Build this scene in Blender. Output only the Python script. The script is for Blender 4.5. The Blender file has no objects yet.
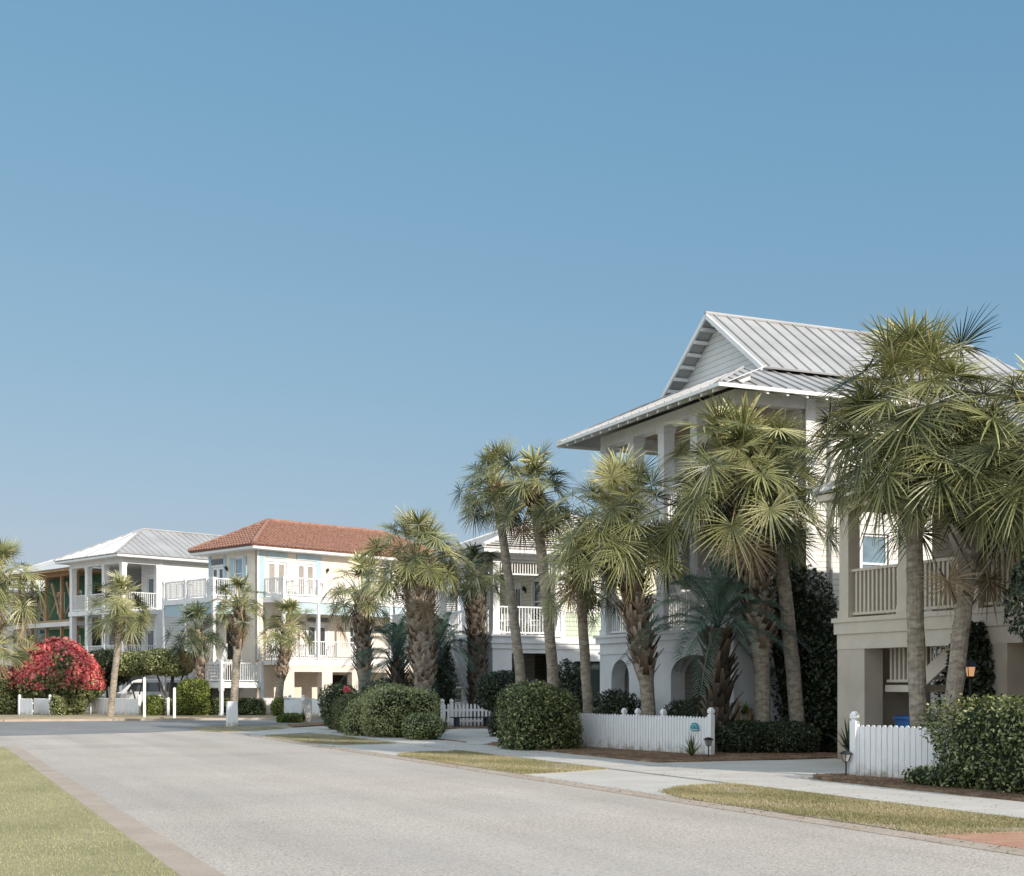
import bpy, bmesh, math, random
import numpy as np
from mathutils import Vector, Matrix

random.seed(11)
RNG = np.random.default_rng(11)
scene = bpy.context.scene
COL = scene.collection
R = math.radians

# ------------------------------------------------------------------ street frame
# s runs along the street away from the viewer, t across it towards the houses
UX, UY = -0.4016, 0.9158
VX, VY = 0.9158, 0.4016
TH = math.atan2(VY, VX)
THA = R(45.2)
CAM_H, FPX = 1.7, 1350.0


def P(s, t, z=0.0):
    return (s * UX + t * VX, s * UY + t * VY, z)


def at(px, Y):
    """ground position seen along picture column px at distance Y"""
    return ((px - 512) / FPX * Y, Y, 0.0)


def zat(py, Y):
    return CAM_H + (685 - py) * Y / FPX


# ------------------------------------------------------------------ materials
def new_mat(name):
    m = bpy.data.materials.new(name)
    m.use_nodes = True
    nt = m.node_tree
    nt.nodes.clear()
    return m, nt


def nd(nt, typ, **kw):
    n = nt.nodes.new(typ)
    for k, v in kw.items():
        if k.startswith('i_'):
            key = k[2:]
            n.inputs[int(key) if key.isdigit() else key.replace('_', ' ')].default_value = v
        else:
            setattr(n, k, v)
    return n


def ramp(nt, stops):
    n = nt.nodes.new('ShaderNodeValToRGB')
    cr = n.color_ramp
    while len(cr.elements) < len(stops):
        cr.elements.new(0.5)
    for e, (p, c) in zip(cr.elements, stops):
        e.position = p
        e.color = (c[0], c[1], c[2], 1)
    return n


def sc(c, k):
    return tuple(min(1, v * k) for v in c)


def surf(name, c, var=0.12, scale=3.0, rough=0.6, bump=0.0, bscale=40.0, lap=0.0, metal=0.0, spec=0.4,
         streak=False, c2=None, detail=5, dirt=0.0):
    """general procedural surface: noise-mottled colour, fine bump, optional lap siding"""
    m, nt = new_mat(name)
    L = nt.links.new
    out = nd(nt, 'ShaderNodeOutputMaterial')
    b = nd(nt, 'ShaderNodeBsdfPrincipled')
    b.inputs['Roughness'].default_value = rough
    b.inputs['Metallic'].default_value = metal
    b.inputs['Specular IOR Level'].default_value = spec
    L(b.outputs[0], out.inputs[0])
    tc = nd(nt, 'ShaderNodeTexCoord')
    mp = nd(nt, 'ShaderNodeMapping')
    if streak:
        mp.inputs['Scale'].default_value = (1, 1, 0.15) if streak is True else streak
    L(tc.outputs['Object'], mp.inputs[0])
    no = nd(nt, 'ShaderNodeTexNoise', i_Scale=scale, i_Detail=detail, i_Roughness=0.65)
    L(mp.outputs[0], no.inputs['Vector'])
    c2 = c2 or sc(c, 1 - 2 * var)
    rp = ramp(nt, [(0.3, c2), (0.68, sc(c, 1 + var * .5))])
    L(no.outputs[0], rp.inputs[0])
    col = rp.outputs[0]
    bsock = None
    if bump:
        n2 = nd(nt, 'ShaderNodeTexNoise', i_Scale=bscale, i_Detail=4)
        L(tc.outputs['Object'], n2.inputs['Vector'])
        bp = nd(nt, 'ShaderNodeBump', i_Strength=bump, i_Distance=0.02)
        L(n2.outputs[0], bp.inputs['Height'])
        bsock = bp.outputs[0]
    if lap:
        sx = nd(nt, 'ShaderNodeSeparateXYZ')
        L(tc.outputs['Object'], sx.inputs[0])
        dv = nd(nt, 'ShaderNodeMath', operation='DIVIDE', i_1=lap)
        L(sx.outputs[2], dv.inputs[0])
        fr = nd(nt, 'ShaderNodeMath', operation='FRACT')
        L(dv.outputs[0], fr.inputs[0])
        inv = nd(nt, 'ShaderNodeMath', operation='SUBTRACT', i_0=1.0)
        L(fr.outputs[0], inv.inputs[1])
        bp = nd(nt, 'ShaderNodeBump', i_Strength=1.0, i_Distance=0.035)
        L(inv.outputs[0], bp.inputs['Height'])
        if bsock:
            L(bsock, bp.inputs['Normal'])
        bsock = bp.outputs[0]
        gr = ramp(nt, [(0.0, (1, 1, 1)), (0.86, (1, 1, 1)), (0.93, (.55, .55, .56)), (1.0, (.5, .5, .5))])
        L(fr.outputs[0], gr.inputs[0])
        mx = nd(nt, 'ShaderNodeMix', data_type='RGBA', blend_type='MULTIPLY')
        mx.inputs[0].default_value = 1.0
        L(col, mx.inputs[6])
        L(gr.outputs[0], mx.inputs[7])
        col = mx.outputs[2]
    if dirt:
        sz = nd(nt, 'ShaderNodeSeparateXYZ')
        L(tc.outputs['Object'], sz.inputs[0])
        dn = nd(nt, 'ShaderNodeTexNoise', i_Scale=5.0, i_Detail=5)
        L(tc.outputs['Object'], dn.inputs['Vector'])
        ma = nd(nt, 'ShaderNodeMath', operation='MULTIPLY_ADD', i_1=.7, i_2=-.35)
        L(dn.outputs[0], ma.inputs[0])
        ad = nd(nt, 'ShaderNodeMath', operation='SUBTRACT')
        L(sz.outputs[2], ad.inputs[0])
        L(ma.outputs[0], ad.inputs[1])
        dr = ramp(nt, [(0.0, (.50, .45, .38)), (dirt * .5, (.85, .83, .79)), (dirt, (1, 1, 1))])
        L(ad.outputs[0], dr.inputs[0])
        mx = nd(nt, 'ShaderNodeMix', data_type='RGBA', blend_type='MULTIPLY')
        mx.inputs[0].default_value = 1.0
        L(col, mx.inputs[6])
        L(dr.outputs[0], mx.inputs[7])
        col = mx.outputs[2]
    L(col, b.inputs['Base Color'])
    if bsock:
        L(bsock, b.inputs['Normal'])
    return m


def leafmat(name, dark, mid, light, trans=0.3, rough=0.45, spec=0.4):
    m, nt = new_mat(name)
    L = nt.links.new
    out = nd(nt, 'ShaderNodeOutputMaterial')
    at_ = nd(nt, 'ShaderNodeAttribute', attribute_name='shade')
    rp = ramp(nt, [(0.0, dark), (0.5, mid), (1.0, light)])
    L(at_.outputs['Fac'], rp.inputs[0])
    b = nd(nt, 'ShaderNodeBsdfPrincipled')
    b.inputs['Roughness'].default_value = rough
    b.inputs['Specular IOR Level'].default_value = spec
    L(rp.outputs[0], b.inputs['Base Color'])
    tr = nd(nt, 'ShaderNodeBsdfTranslucent')
    hs = nd(nt, 'ShaderNodeHueSaturation', i_Hue=0.48, i_Saturation=1.15, i_Value=1.4)
    L(rp.outputs[0], hs.inputs['Color'])
    L(hs.outputs[0], tr.inputs[0])
    mx = nd(nt, 'ShaderNodeMixShader', i_0=trans)
    L(b.outputs[0], mx.inputs[1])
    L(tr.outputs[0], mx.inputs[2])
    L(mx.outputs[0], out.inputs[0])
    return m


def ground_mat(name, stops, scale, fine, finescale, rough=0.9, bump=0.3, patch=None, bands=None):
    """two noise octaves (large patches, fine grain) over a ramp"""
    m, nt = new_mat(name)
    L = nt.links.new
    out = nd(nt, 'ShaderNodeOutputMaterial')
    b = nd(nt, 'ShaderNodeBsdfPrincipled')
    b.inputs['Roughness'].default_value = rough
    b.inputs['Specular IOR Level'].default_value = 0.25
    L(b.outputs[0], out.inputs[0])
    tc = nd(nt, 'ShaderNodeTexCoord')
    n1 = nd(nt, 'ShaderNodeTexNoise', i_Scale=scale, i_Detail=6, i_Roughness=0.6)
    L(tc.outputs['Object'], n1.inputs['Vector'])
    rp = ramp(nt, stops)
    L(n1.outputs[0], rp.inputs[0])
    n2 = nd(nt, 'ShaderNodeTexNoise', i_Scale=finescale, i_Detail=3, i_Roughness=0.7)
    L(tc.outputs['Object'], n2.inputs['Vector'])
    r2 = ramp(nt, [(0.3, (1 - fine,) * 3), (0.7, (1 + fine * .6,) * 3)])
    L(n2.outputs[0], r2.inputs[0])
    mx = nd(nt, 'ShaderNodeMix', data_type='RGBA', blend_type='MULTIPLY')
    mx.inputs[0].default_value = 1.0
    L(rp.outputs[0], mx.inputs[6])
    L(r2.outputs[0], mx.inputs[7])
    col = mx.outputs[2]
    if patch:
        n3 = nd(nt, 'ShaderNodeTexNoise', i_Scale=patch[0], i_Detail=4, i_Roughness=0.55)
        L(tc.outputs['Object'], n3.inputs['Vector'])
        r3 = ramp(nt, [(0.45, (0, 0, 0)), (0.7, (1, 1, 1))])
        L(n3.outputs[0], r3.inputs[0])
        m2 = nd(nt, 'ShaderNodeMix', data_type='RGBA')
        L(r3.outputs[0], m2.inputs[0])
        L(col, m2.inputs[6])
        m2.inputs[7].default_value = (*patch[1], 1)
        col = m2.outputs[2]
    if bands:
        mp = nd(nt, 'ShaderNodeMapping')
        mp.vector_type = 'TEXTURE'
        mp.inputs['Rotation'].default_value = (0, 0, TH)
        mp.inputs['Scale'].default_value = (1.6, 30.0, 1)
        L(tc.outputs['Object'], mp.inputs[0])
        n4 = nd(nt, 'ShaderNodeTexNoise', i_Scale=1.0, i_Detail=5, i_Roughness=.6)
        L(mp.outputs[0], n4.inputs['Vector'])
        r4 = ramp(nt, [(.3, (1 - bands,) * 3), (.7, (1 + bands * .5,) * 3)])
        L(n4.outputs[0], r4.inputs[0])
        n5 = nd(nt, 'ShaderNodeTexVoronoi', i_Scale=finescale * .45)
        L(tc.outputs['Object'], n5.inputs['Vector'])
        r5 = ramp(nt, [(0, (.62, .6, .58)), (.18, (.92, .92, .91)), (.5, (1.06, 1.06, 1.06))])
        L(n5.outputs[0], r5.inputs[0])
        for rr in (r4, r5):
            m3 = nd(nt, 'ShaderNodeMix', data_type='RGBA', blend_type='MULTIPLY')
            m3.inputs[0].default_value = 1.0
            L(col, m3.inputs[6])
            L(rr.outputs[0], m3.inputs[7])
            col = m3.outputs[2]
    L(col, b.inputs['Base Color'])
    if bump:
        bp = nd(nt, 'ShaderNodeBump', i_Strength=bump, i_Distance=0.015)
        L(n2.outputs[0], bp.inputs['Height'])
        L(bp.outputs[0], b.inputs['Normal'])
    return m


def emis(name, c, k):
    m, nt = new_mat(name)
    out = nd(nt, 'ShaderNodeOutputMaterial')
    e = nd(nt, 'ShaderNodeEmission', i_Strength=k)
    n = nd(nt, 'ShaderNodeTexNoise', i_Scale=9.0)
    rp = ramp(nt, [(0.2, sc(c, .8)), (.8, c)])
    nt.links.new(n.outputs[0], rp.inputs[0])
    nt.links.new(rp.outputs[0], e.inputs[0])
    nt.links.new(e.outputs[0], out.inputs[0])
    return m


M = {}
M['fence'] = surf('white_fence_paint', (.86, .86, .86), .05, 7.0, .6, .1, 30, streak=(3, 3, .6), dirt=.32)
M['white'] = surf('white_paint', (.77, .77, .76), .06, 2.0, .55, .08, 30)
M['white_side'] = surf('white_siding', (.72, .72, .70), .05, 1.5, .55, 0, lap=.17)
M['stucco_white'] = surf('white_stucco', (.70, .71, .715), .08, .9, .85, .25, 60, dirt=.8)
M['cream_side'] = surf('cream_siding', (.72, .70, .65), .05, 1.2, .6, 0, lap=.15)
M['tan'] = surf('tan_wall', (.56, .49, .40), .1, .8, .8, .2, 50, dirt=.9)
M['tan_trim'] = surf('tan_trim', (.63, .555, .455), .06, 2.0, .6, .06, 30)
M['tan_side'] = surf('tan_siding', (.44, .395, .335), .08, 1.5, .7, 0, lap=.16)
M['peach'] = surf('peach_stucco', (.74, .66, .56), .06, 1.0, .85, .2, 40)
M['peach_low'] = surf('peach_stucco_pink', (.74, .65, .57), .06, 1.0, .85, .2, 40)
M['blue'] = surf('blue_trim', (.40, .53, .58), .06, 2.0, .55)
M['blue_pale'] = surf('pale_blue_board', (.47, .60, .65), .06, 2.0, .6, 0)
M['green_side'] = surf('pale_green_siding', (.50, .58, .44), .06, 1.5, .6, 0, lap=.19)
M['yellow_side'] = surf('pale_yellow_siding', (.66, .64, .50), .05, 1.5, .6, 0, lap=.17)
M['sheath'] = surf('green_sheathing', (.035, .16, .08), .22, .9, .6, .1, 20)
M['lumber'] = surf('raw_lumber', (.42, .27, .15), .2, 5.0, .75, .2, 25, streak=True)
M['ceil'] = surf('porch_ceiling', (.44, .33, .23), .1, 4.0, .6)
M['stair_wood'] = surf('stair_wood', (.30, .20, .13), .15, 6.0, .7)
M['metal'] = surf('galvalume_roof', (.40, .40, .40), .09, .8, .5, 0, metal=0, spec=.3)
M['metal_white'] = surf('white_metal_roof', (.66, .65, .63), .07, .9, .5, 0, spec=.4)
M['shake'] = surf('weathered_white_roof', (.72, .705, .685), .08, 1.4, .7, .15, 12)
M['tile'] = surf('terracotta_tile', (.36, .195, .14), .22, 5.5, .85, .15, 30, c2=(.20, .11, .085))
M['glass'] = surf('window_glass', (.045, .055, .065), .3, .7, .06, 0, spec=.8)
M['glass_light'] = surf('window_glass_sky', (.20, .29, .36), .2, 1.2, .06, 0, spec=.9)  # reflected sky put into the base colour as pale blue
M['blind'] = surf('window_blind', (.40, .36, .32), .08, 1.5, .25, 0, spec=.6, lap=.06)
M['dark'] = surf('dark_opening', (.022, .02, .019), .3, 2.0, .9)
M['shutter'] = surf('dark_green_shutter', (.02, .035, .028), .2, 3.0, .6, 0, lap=.05)
M['black'] = surf('black_metal', (.02, .02, .021), .2, 8.0, .4)
M['bark'] = surf('palm_bark', (.40, .345, .275), .28, 5.5, .95, .9, 30, c2=(.145, .12, .09), streak=(1, 1, 2.0))
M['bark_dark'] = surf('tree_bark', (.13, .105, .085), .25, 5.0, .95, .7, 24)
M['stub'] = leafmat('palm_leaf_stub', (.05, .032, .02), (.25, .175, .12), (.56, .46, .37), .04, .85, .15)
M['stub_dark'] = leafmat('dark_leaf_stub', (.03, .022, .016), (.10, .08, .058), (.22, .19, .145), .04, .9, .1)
M['stub_grey'] = leafmat('grey_leaf_stub', (.12, .105, .09), (.30, .275, .24), (.50, .47, .42), .03, .85, .15)
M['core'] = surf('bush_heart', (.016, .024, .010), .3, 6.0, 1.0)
M['fan'] = leafmat('sabal_leaf', (.014, .024, .008), (.225, .235, .09), (.70, .66, .35), .14, .36, .5)
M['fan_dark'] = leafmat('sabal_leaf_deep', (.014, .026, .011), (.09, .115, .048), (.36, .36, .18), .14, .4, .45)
M['fan_dead'] = leafmat('sabal_leaf_dry', (.16, .11, .06), (.36, .28, .17), (.52, .45, .30), .2, .8, .15)
M['feather'] = leafmat('pindo_leaf', (.03, .055, .042), (.085, .135, .105), (.19, .26, .20), .2, .5, .35)
M['hedge'] = leafmat('hedge_leaf', (.010, .018, .006), (.10, .135, .04), (.52, .52, .24), .18, .28, .5)
M['hedge_deep'] = leafmat('deep_green_leaf', (.006, .012, .005), (.026, .042, .016), (.13, .15, .07), .16, .35, .5)
M['hedge_light'] = leafmat('yellow_green_leaf', (.045, .07, .015), (.17, .21, .045), (.38, .40, .10), .28, .45, .4)
M['hedge_dull'] = leafmat('dull_hedge_leaf', (.03, .042, .016), (.11, .13, .05), (.25, .25, .11), .22, .5, .3)
M['flower'] = leafmat('pink_red_petal', (.42, .075, .075), (.70, .165, .16), (.86, .40, .37), .30, .6, .2)
M['grass'] = leafmat('grass_blade', (.22, .225, .11), (.395, .395, .215), (.56, .535, .33), .3, .7, .2)
M['grass_dry'] = leafmat('dry_grass_blade', (.12, .135, .05), (.34, .31, .165), (.60, .50, .35), .25, .8, .15)
M['needle'] = leafmat('pine_straw', (.07, .038, .02), (.21, .125, .075), (.40, .27, .18), .05, .9, .1)
M['road'] = ground_mat('chip_seal_road', [(.25, (.45, .40, .36)), (.5, (.54, .48, .422)), (.75, (.60, .545, .485))], .22, .5, 34, bump=.5,
                       patch=(.13, (.45, .415, .385)), bands=.16)
M['asphalt'] = ground_mat('asphalt', [(.3, (.22, .22, .222)), (.7, (.29, .286, .284))], .5, .2, 30, bump=.3)
M['concrete'] = ground_mat('concrete_walk', [(.3, (.48, .45, .41)), (.7, (.60, .57, .53))], .8, .12, 35, bump=.25)
M['kerb'] = ground_mat('kerb_concrete', [(.3, (.40, .325, .26)), (.7, (.50, .42, .35))], 1.2, .15, 30, bump=.25)
M['lawn'] = ground_mat('lawn_ground', [(.25, (.28, .255, .13)), (.5, (.36, .325, .18)), (.75, (.42, .38, .22))], .6, .35, 26, bump=.6)
M['dry'] = ground_mat('dry_grass_ground', [(.25, (.27, .215, .13)), (.55, (.40, .335, .23)), (.8, (.30, .27, .14))], .9, .35, 22, bump=.6)
M['verge'] = ground_mat('patchy_verge_ground', [(.3, (.21, .19, .09)), (.48, (.34, .28, .19)), (.6, (.42, .345, .26)), (.75, (.26, .23, .11))], .8, .4, 20, bump=.6)
M['sand'] = ground_mat('sandy_ground', [(.25, (.28, .235, .165)), (.75, (.40, .34, .26))], .3, .25, 12, bump=.4)
M['mulch'] = ground_mat('pine_straw_mulch', [(.25, (.11, .068, .042)), (.52, (.26, .165, .105)), (.72, (.46, .32, .21))], 2.2, .5, 30, bump=1.0)
M['teal'] = surf('teal_sign', (.03, .27, .33), .08, 6.0, .4)
M['teal_pale'] = surf('pale_sign_ink', (.55, .72, .72), .05, 6.0, .5)
M['navy'] = surf('navy_bench_paint', (.035, .05, .07), .2, 4.0, .55)
M['lamp_glow'] = emis('lamp_glow', (.95, .52, .27), .75)
M['lamp_glass'] = surf('lamp_glass', (.30, .29, .27), .1, 6.0, .12, spec=.7)
M['car'] = surf('white_car_paint', (.72, .73, .74), .02, 1.0, .25, spec=.6)
M['tyre'] = surf('tyre_rubber', (.02, .02, .02), .2, 9.0, .85)
M['rim'] = surf('wheel_rim', (.45, .46, .47), .05, 5.0, .3, metal=.6)
M['binblue'] = surf('blue_bin_plastic', (.04, .13, .34), .08, 3.0, .45)
M['pink_wall'] = surf('pinkish_white_stucco', (.66, .60, .57), .05, .8, .85, .1, 30)


def brick_mat():
    m, nt = new_mat('brick_paving')
    L = nt.links.new
    out = nd(nt, 'ShaderNodeOutputMaterial')
    b = nd(nt, 'ShaderNodeBsdfPrincipled', i_Roughness=.9)
    tc = nd(nt, 'ShaderNodeTexCoord')
    br = nd(nt, 'ShaderNodeTexBrick', i_Scale=1.0)
    br.inputs['Color1'].default_value = (.42, .19, .12, 1)
    br.inputs['Color2'].default_value = (.50, .27, .18, 1)
    br.inputs['Mortar'].default_value = (.38, .31, .25, 1)
    br.inputs['Brick Width'].default_value = .21
    br.inputs['Row Height'].default_value = .105
    br.inputs['Mortar Size'].default_value = .006
    L(tc.outputs['Object'], br.inputs['Vector'])
    L(br.outputs[0], b.inputs['Base Color'])
    L(b.outputs[0], out.inputs[0])
    return m


M['brick'] = brick_mat()


# ------------------------------------------------------------------ mesh helpers
class MB:
    def __init__(self, smooth=False):
        self.v, self.f, self.m, self.smooth = [], [], [], smooth

    def face(self, pts, mat=0):
        i = len(self.v)
        self.v.extend([tuple(p) for p in pts])
        self.f.append(tuple(range(i, i + len(pts))))
        self.m.append(mat)

    def _hex(self, c, mat):
        i = len(self.v)
        self.v.extend([tuple(p) for p in c])
        for q in ((0, 3, 2, 1), (4, 5, 6, 7), (0, 1, 5, 4), (1, 2, 6, 5), (2, 3, 7, 6), (3, 0, 4, 7)):
            self.f.append(tuple(i + k for k in q))
            self.m.append(mat)

    def box(self, x0, x1, y0, y1, z0, z1, mat=0):
        self._hex([(x0, y0, z0), (x1, y0, z0), (x1, y1, z0), (x0, y1, z0),
                   (x0, y0, z1), (x1, y0, z1), (x1, y1, z1), (x0, y1, z1)], mat)

    def frus(self, cx, cy, z0, z1, a0, a1, mat=0):
        self._hex([(cx - a0, cy - a0, z0), (cx + a0, cy - a0, z0), (cx + a0, cy + a0, z0), (cx - a0, cy + a0, z0),
                   (cx - a1, cy - a1, z1), (cx + a1, cy - a1, z1), (cx + a1, cy + a1, z1), (cx - a1, cy + a1, z1)], mat)

    def beam(self, p, q, w, h, mat=0, up=(0, 0, 1)):
        p, q = Vector(p), Vector(q)
        d = (q - p).normalized()
        s = d.cross(Vector(up))
        if s.length < 1e-4:
            s = d.cross(Vector((1, 0, 0)))
        s.normalize()
        n = s.cross(d)
        a, b = s * w / 2, n * h / 2
        self._hex([p - a - b, p + a - b, q + a - b, q - a - b, p - a + b, p + a + b, q + a + b, q - a + b], mat)

    def tube(self, pts, rad, n=8, mat=0, cap=True):
        i0 = len(self.v)
        pts = [Vector(p) for p in pts]
        for k, p in enumerate(pts):
            d = (pts[min(k + 1, len(pts) - 1)] - pts[max(k - 1, 0)]).normalized()
            a = d.orthogonal().normalized() if abs(d.z) < .9 else Vector((1, 0, 0)) - d * d.x
            a.normalize()
            b = d.cross(a)
            r = rad[k] if hasattr(rad, '__len__') else rad
            for j in range(n):
                an = 2 * math.pi * j / n
                self.v.append(tuple(p + (a * math.cos(an) + b * math.sin(an)) * r))
        for k in range(len(pts) - 1):
            for j in range(n):
                a = i0 + k * n + j
                b = i0 + k * n + (j + 1) % n
                self.f.append((a, b, b + n, a + n))
                self.m.append(mat)
        if cap:
            self.f.append(tuple(i0 + j for j in range(n))[::-1])
            self.m.append(mat)
            self.f.append(tuple(i0 + (len(pts) - 1) * n + j for j in range(n)))
            self.m.append(mat)

    def prism(self, poly, z0, z1, mat=0):
        n = len(poly)
        i = len(self.v)
        self.v.extend([(p[0], p[1], z0) for p in poly] + [(p[0], p[1], z1) for p in poly])
        self.f.append(tuple(range(i, i + n))[::-1])
        self.f.append(tuple(range(i + n, i + 2 * n)))
        self.m += [mat, mat]
        for k in range(n):
            k2 = (k + 1) % n
            self.f.append((i + k, i + k2, i + n + k2, i + n + k))
            self.m.append(mat)

    def extrude(self, poly, vec, mat=0):
        n = len(poly)
        i = len(self.v)
        v = Vector(vec)
        self.v.extend([tuple(p) for p in poly] + [tuple(Vector(p) + v) for p in poly])
        self.f.append(tuple(range(i, i + n)))
        self.f.append(tuple(range(i + n, i + 2 * n))[::-1])
        self.m += [mat, mat]
        for k in range(n):
            k2 = (k + 1) % n
            self.f.append((i + k, i + n + k, i + n + k2, i + k2))
            self.m.append(mat)

    def build(self, name, mats, parent=None, bevel=0):
        if not isinstance(mats, (list, tuple)):
            mats = [mats]
        me = bpy.data.meshes.new(name)
        me.from_pydata(self.v, [], self.f)
        for m in mats:
            me.materials.append(M[m])
        me.polygons.foreach_set('material_index', self.m)
        bm = bmesh.new()
        bm.from_mesh(me)
        bmesh.ops.recalc_face_normals(bm, faces=bm.faces)
        bm.to_mesh(me)
        bm.free()
        if self.smooth:
            me.polygons.foreach_set('use_smooth', [True] * len(me.polygons))
        o = bpy.data.objects.new(name, me)
        COL.objects.link(o)
        if parent:
            o.parent = parent
        if bevel:
            md = o.modifiers.new('bevel', 'BEVEL')
            md.width = bevel
            md.segments = 2
            md.limit_method = 'ANGLE'
        return o


class NM:
    """numpy quad soup with a per-vertex shade and per-face material"""
    def __init__(self):
        self.V, self.F, self.S, self.Mi, self.n = [], [], [], [], 0

    def add(self, v, f, s, mi=0):
        v = np.asarray(v, float).reshape(-1, 3)
        f = np.asarray(f, int).reshape(-1, 4)
        self.V.append(v)
        self.F.append(f + self.n)
        self.S.append(np.broadcast_to(np.asarray(s, float), (len(v),)).copy())
        self.Mi.append(np.full(len(f), mi) if np.isscalar(mi) else np.asarray(mi))
        self.n += len(v)

    def build(self, name, mats, parent=None, smooth=False):
        V = np.concatenate(self.V)
        F = np.concatenate(self.F)
        S = np.clip(np.concatenate(self.S), 0, 1)
        me = bpy.data.meshes.new(name)
        me.vertices.add(len(V))
        me.vertices.foreach_set('co', V.ravel())
        me.loops.add(F.size)
        me.loops.foreach_set('vertex_index', F.ravel())
        me.polygons.add(len(F))
        me.polygons.foreach_set('loop_start', np.arange(0, F.size, 4))
        me.polygons.foreach_set('loop_total', np.full(len(F), 4))
        for m in mats:
            me.materials.append(M[m])
        me.polygons.foreach_set('material_index', np.concatenate(self.Mi).astype(np.int32))
        me.polygons.foreach_set('use_smooth', np.full(len(F), smooth))
        me.update(calc_edges=True)
        a = me.attributes.new('shade', 'FLOAT', 'POINT')
        a.data.foreach_set('value', S)
        o = bpy.data.objects.new(name, me)
        COL.objects.link(o)
        if parent:
            o.parent = parent
        return o


def tag(o, label=None, cat=None, group=None, kind=None):
    if label:
        o['label'] = label
    if cat:
        o['category'] = cat
    if group:
        o['group'] = group
    if kind:
        o['kind'] = kind
    return o


def thing(name, label, cat, loc=(0, 0, 0), rot=0.0, group=None):
    o = bpy.data.objects.new(name, None)
    o.empty_display_size = .3
    COL.objects.link(o)
    o.location = loc
    o.rotation_euler = (0, 0, rot)
    return tag(o, label, cat, group)


def copy_tree(o, parent=None):
    c = o.copy()
    COL.objects.link(c)
    c.parent = parent
    for ch in list(o.children):
        copy_tree(ch, c)
    return c


# ------------------------------------------------------------------ the ground
def sheet(name, poly, z, mat, label=None, thick=0.0):
    """flat polygon (street s,t coordinates) at height z, with a skirt down to the ground"""
    mb = MB()
    pts = [P(s, t) for s, t in poly]
    if thick:
        mb.prism(pts, z - thick, z)
    else:
        mb.face([(p[0], p[1], z) for p in pts])
    o = mb.build(name, mat)
    for f in o.data.polygons:
        pass
    tag(o, label, None, None, 'structure')
    return o


def arc(cs, ct, r, a0, a1, n=10):
    return [(cs + r * math.sin(R(a0 + (a1 - a0) * k / n)), ct + r * math.cos(R(a0 + (a1 - a0) * k / n))) for k in range(n + 1)]


g = MB()
g.face([(-900, -60, 0), (900, -60, 0), (900, 1800, 0), (-900, 1800, 0)])
tag(g.build('ground', 'sand'), 'sandy ground under the whole street', None, None, 'structure')

sheet('road', [(-15, 2.3), (37, 2.3), (42.5, 0), (43, -45), (62, -45), (54, 10.6), (47, 10.6), (-15, 10.35)], .004, 'road', 'pale chip seal road running away along the houses')
# darker cross street at the far end
cs = MB()
cs.face([(-70, 40, .008), (-17.2, 44.6, .008), (-13.2, 48.0, .008), (-10.2, 52.4, .008), (-10.4, 57, .008), (-8.6, 66.5, .008), (-23.5, 62.2, .008), (-70, 60, .008)])
tag(cs.build('cross_street', 'asphalt'), 'darker asphalt cross street in front of the far fences', None, None, 'structure')
# far kerb of the cross street
fk = MB()
fk.beam((-70, 60.3, .05), (-23.5, 62.5, .05), .3, .12)
fk.beam((-23.5, 62.5, .05), (-8.5, 66.8, .05), .3, .12)
tag(fk.build('kerb', 'kerb'), 'kerb along the far side of the cross street', None, None, 'structure')

KA = arc(37.5, -1.6, 4.05, 0, 90)
KI = arc(37.5, -1.6, 3.68, 0, 90)
sheet('kerb', [(-15, 2.45)] + KA + [(41.55, -45), (41.2, -45)] + KI[::-1] + [(-15, 2.08)], .03, 'kerb', 'flat concrete kerb around the lawn', .05)
sheet('lawn', [(-15, 2.07)] + KI + [(41.17, -45), (-15, -45)], .045, 'lawn', 'mown lawn beside the road', .06)
sheet('kerb', [(-15, 10.0), (44.5, 10.0), (45.2, 10.4), (-15, 10.4)], .012, 'kerb', 'flush concrete kerb on the house side of the road', .02)
sheet('sidewalk', [(-15, 12.62), (47, 12.75), (47, 14.45), (-15, 14.42)], .03, 'concrete', 'concrete sidewalk past the picket fences', .05)
sheet('driveway', [(17.2, 10.41), (24.4, 10.41), (24.2, 12.63), (19.4, 12.63)], .014, 'concrete', 'driveway apron between the grass verges', .03)
sheet('driveway', [(20.2, 14.41), (26.1, 14.41), (25.2, 17.6), (25.6, 24), (22.4, 24), (21.2, 17)], .022, 'concrete', 'driveway between the two white picket fences', .03)
sheet('driveway', [(30.4, 10.41), (38.2, 10.41), (37.3, 12.66), (31.9, 12.66)], .014, 'concrete', 'apron of the driveway that ends at the bench', .03)
sheet('driveway', [(35.2, 14.44), (43.2, 14.44), (48.5, 19), (47.2, 21), (40.5, 19)], .022, 'concrete', 'shaded driveway ending in front of the navy bench', .03)
sheet('driveway', [(44.8, 10.5), (49, 10.5), (58, 19), (52, 19.5), (46.8, 14.44), (46.8, 12.7)], .018, 'concrete', 'concrete walk beside the low white wall', .02)
sheet('driveway', [(8.0, 10.41), (12.1, 10.41), (11.75, 12.6), (8.0, 12.6)], .014, 'brick', 'red brick driveway apron at the edge of the road', .03)

# joints across the sidewalk
jm = MB()
s_ = -4.0
while s_ < 46:
    a, b = P(s_, 12.66), P(s_, 14.4)
    jm.beam((a[0], a[1], .0285), (b[0], b[1], .0285), .018, .006)
    s_ += 1.5
tag(jm.build('sidewalk_markings', 'sand'), 'scored joints across the sidewalk', None, None, 'structure')

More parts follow.
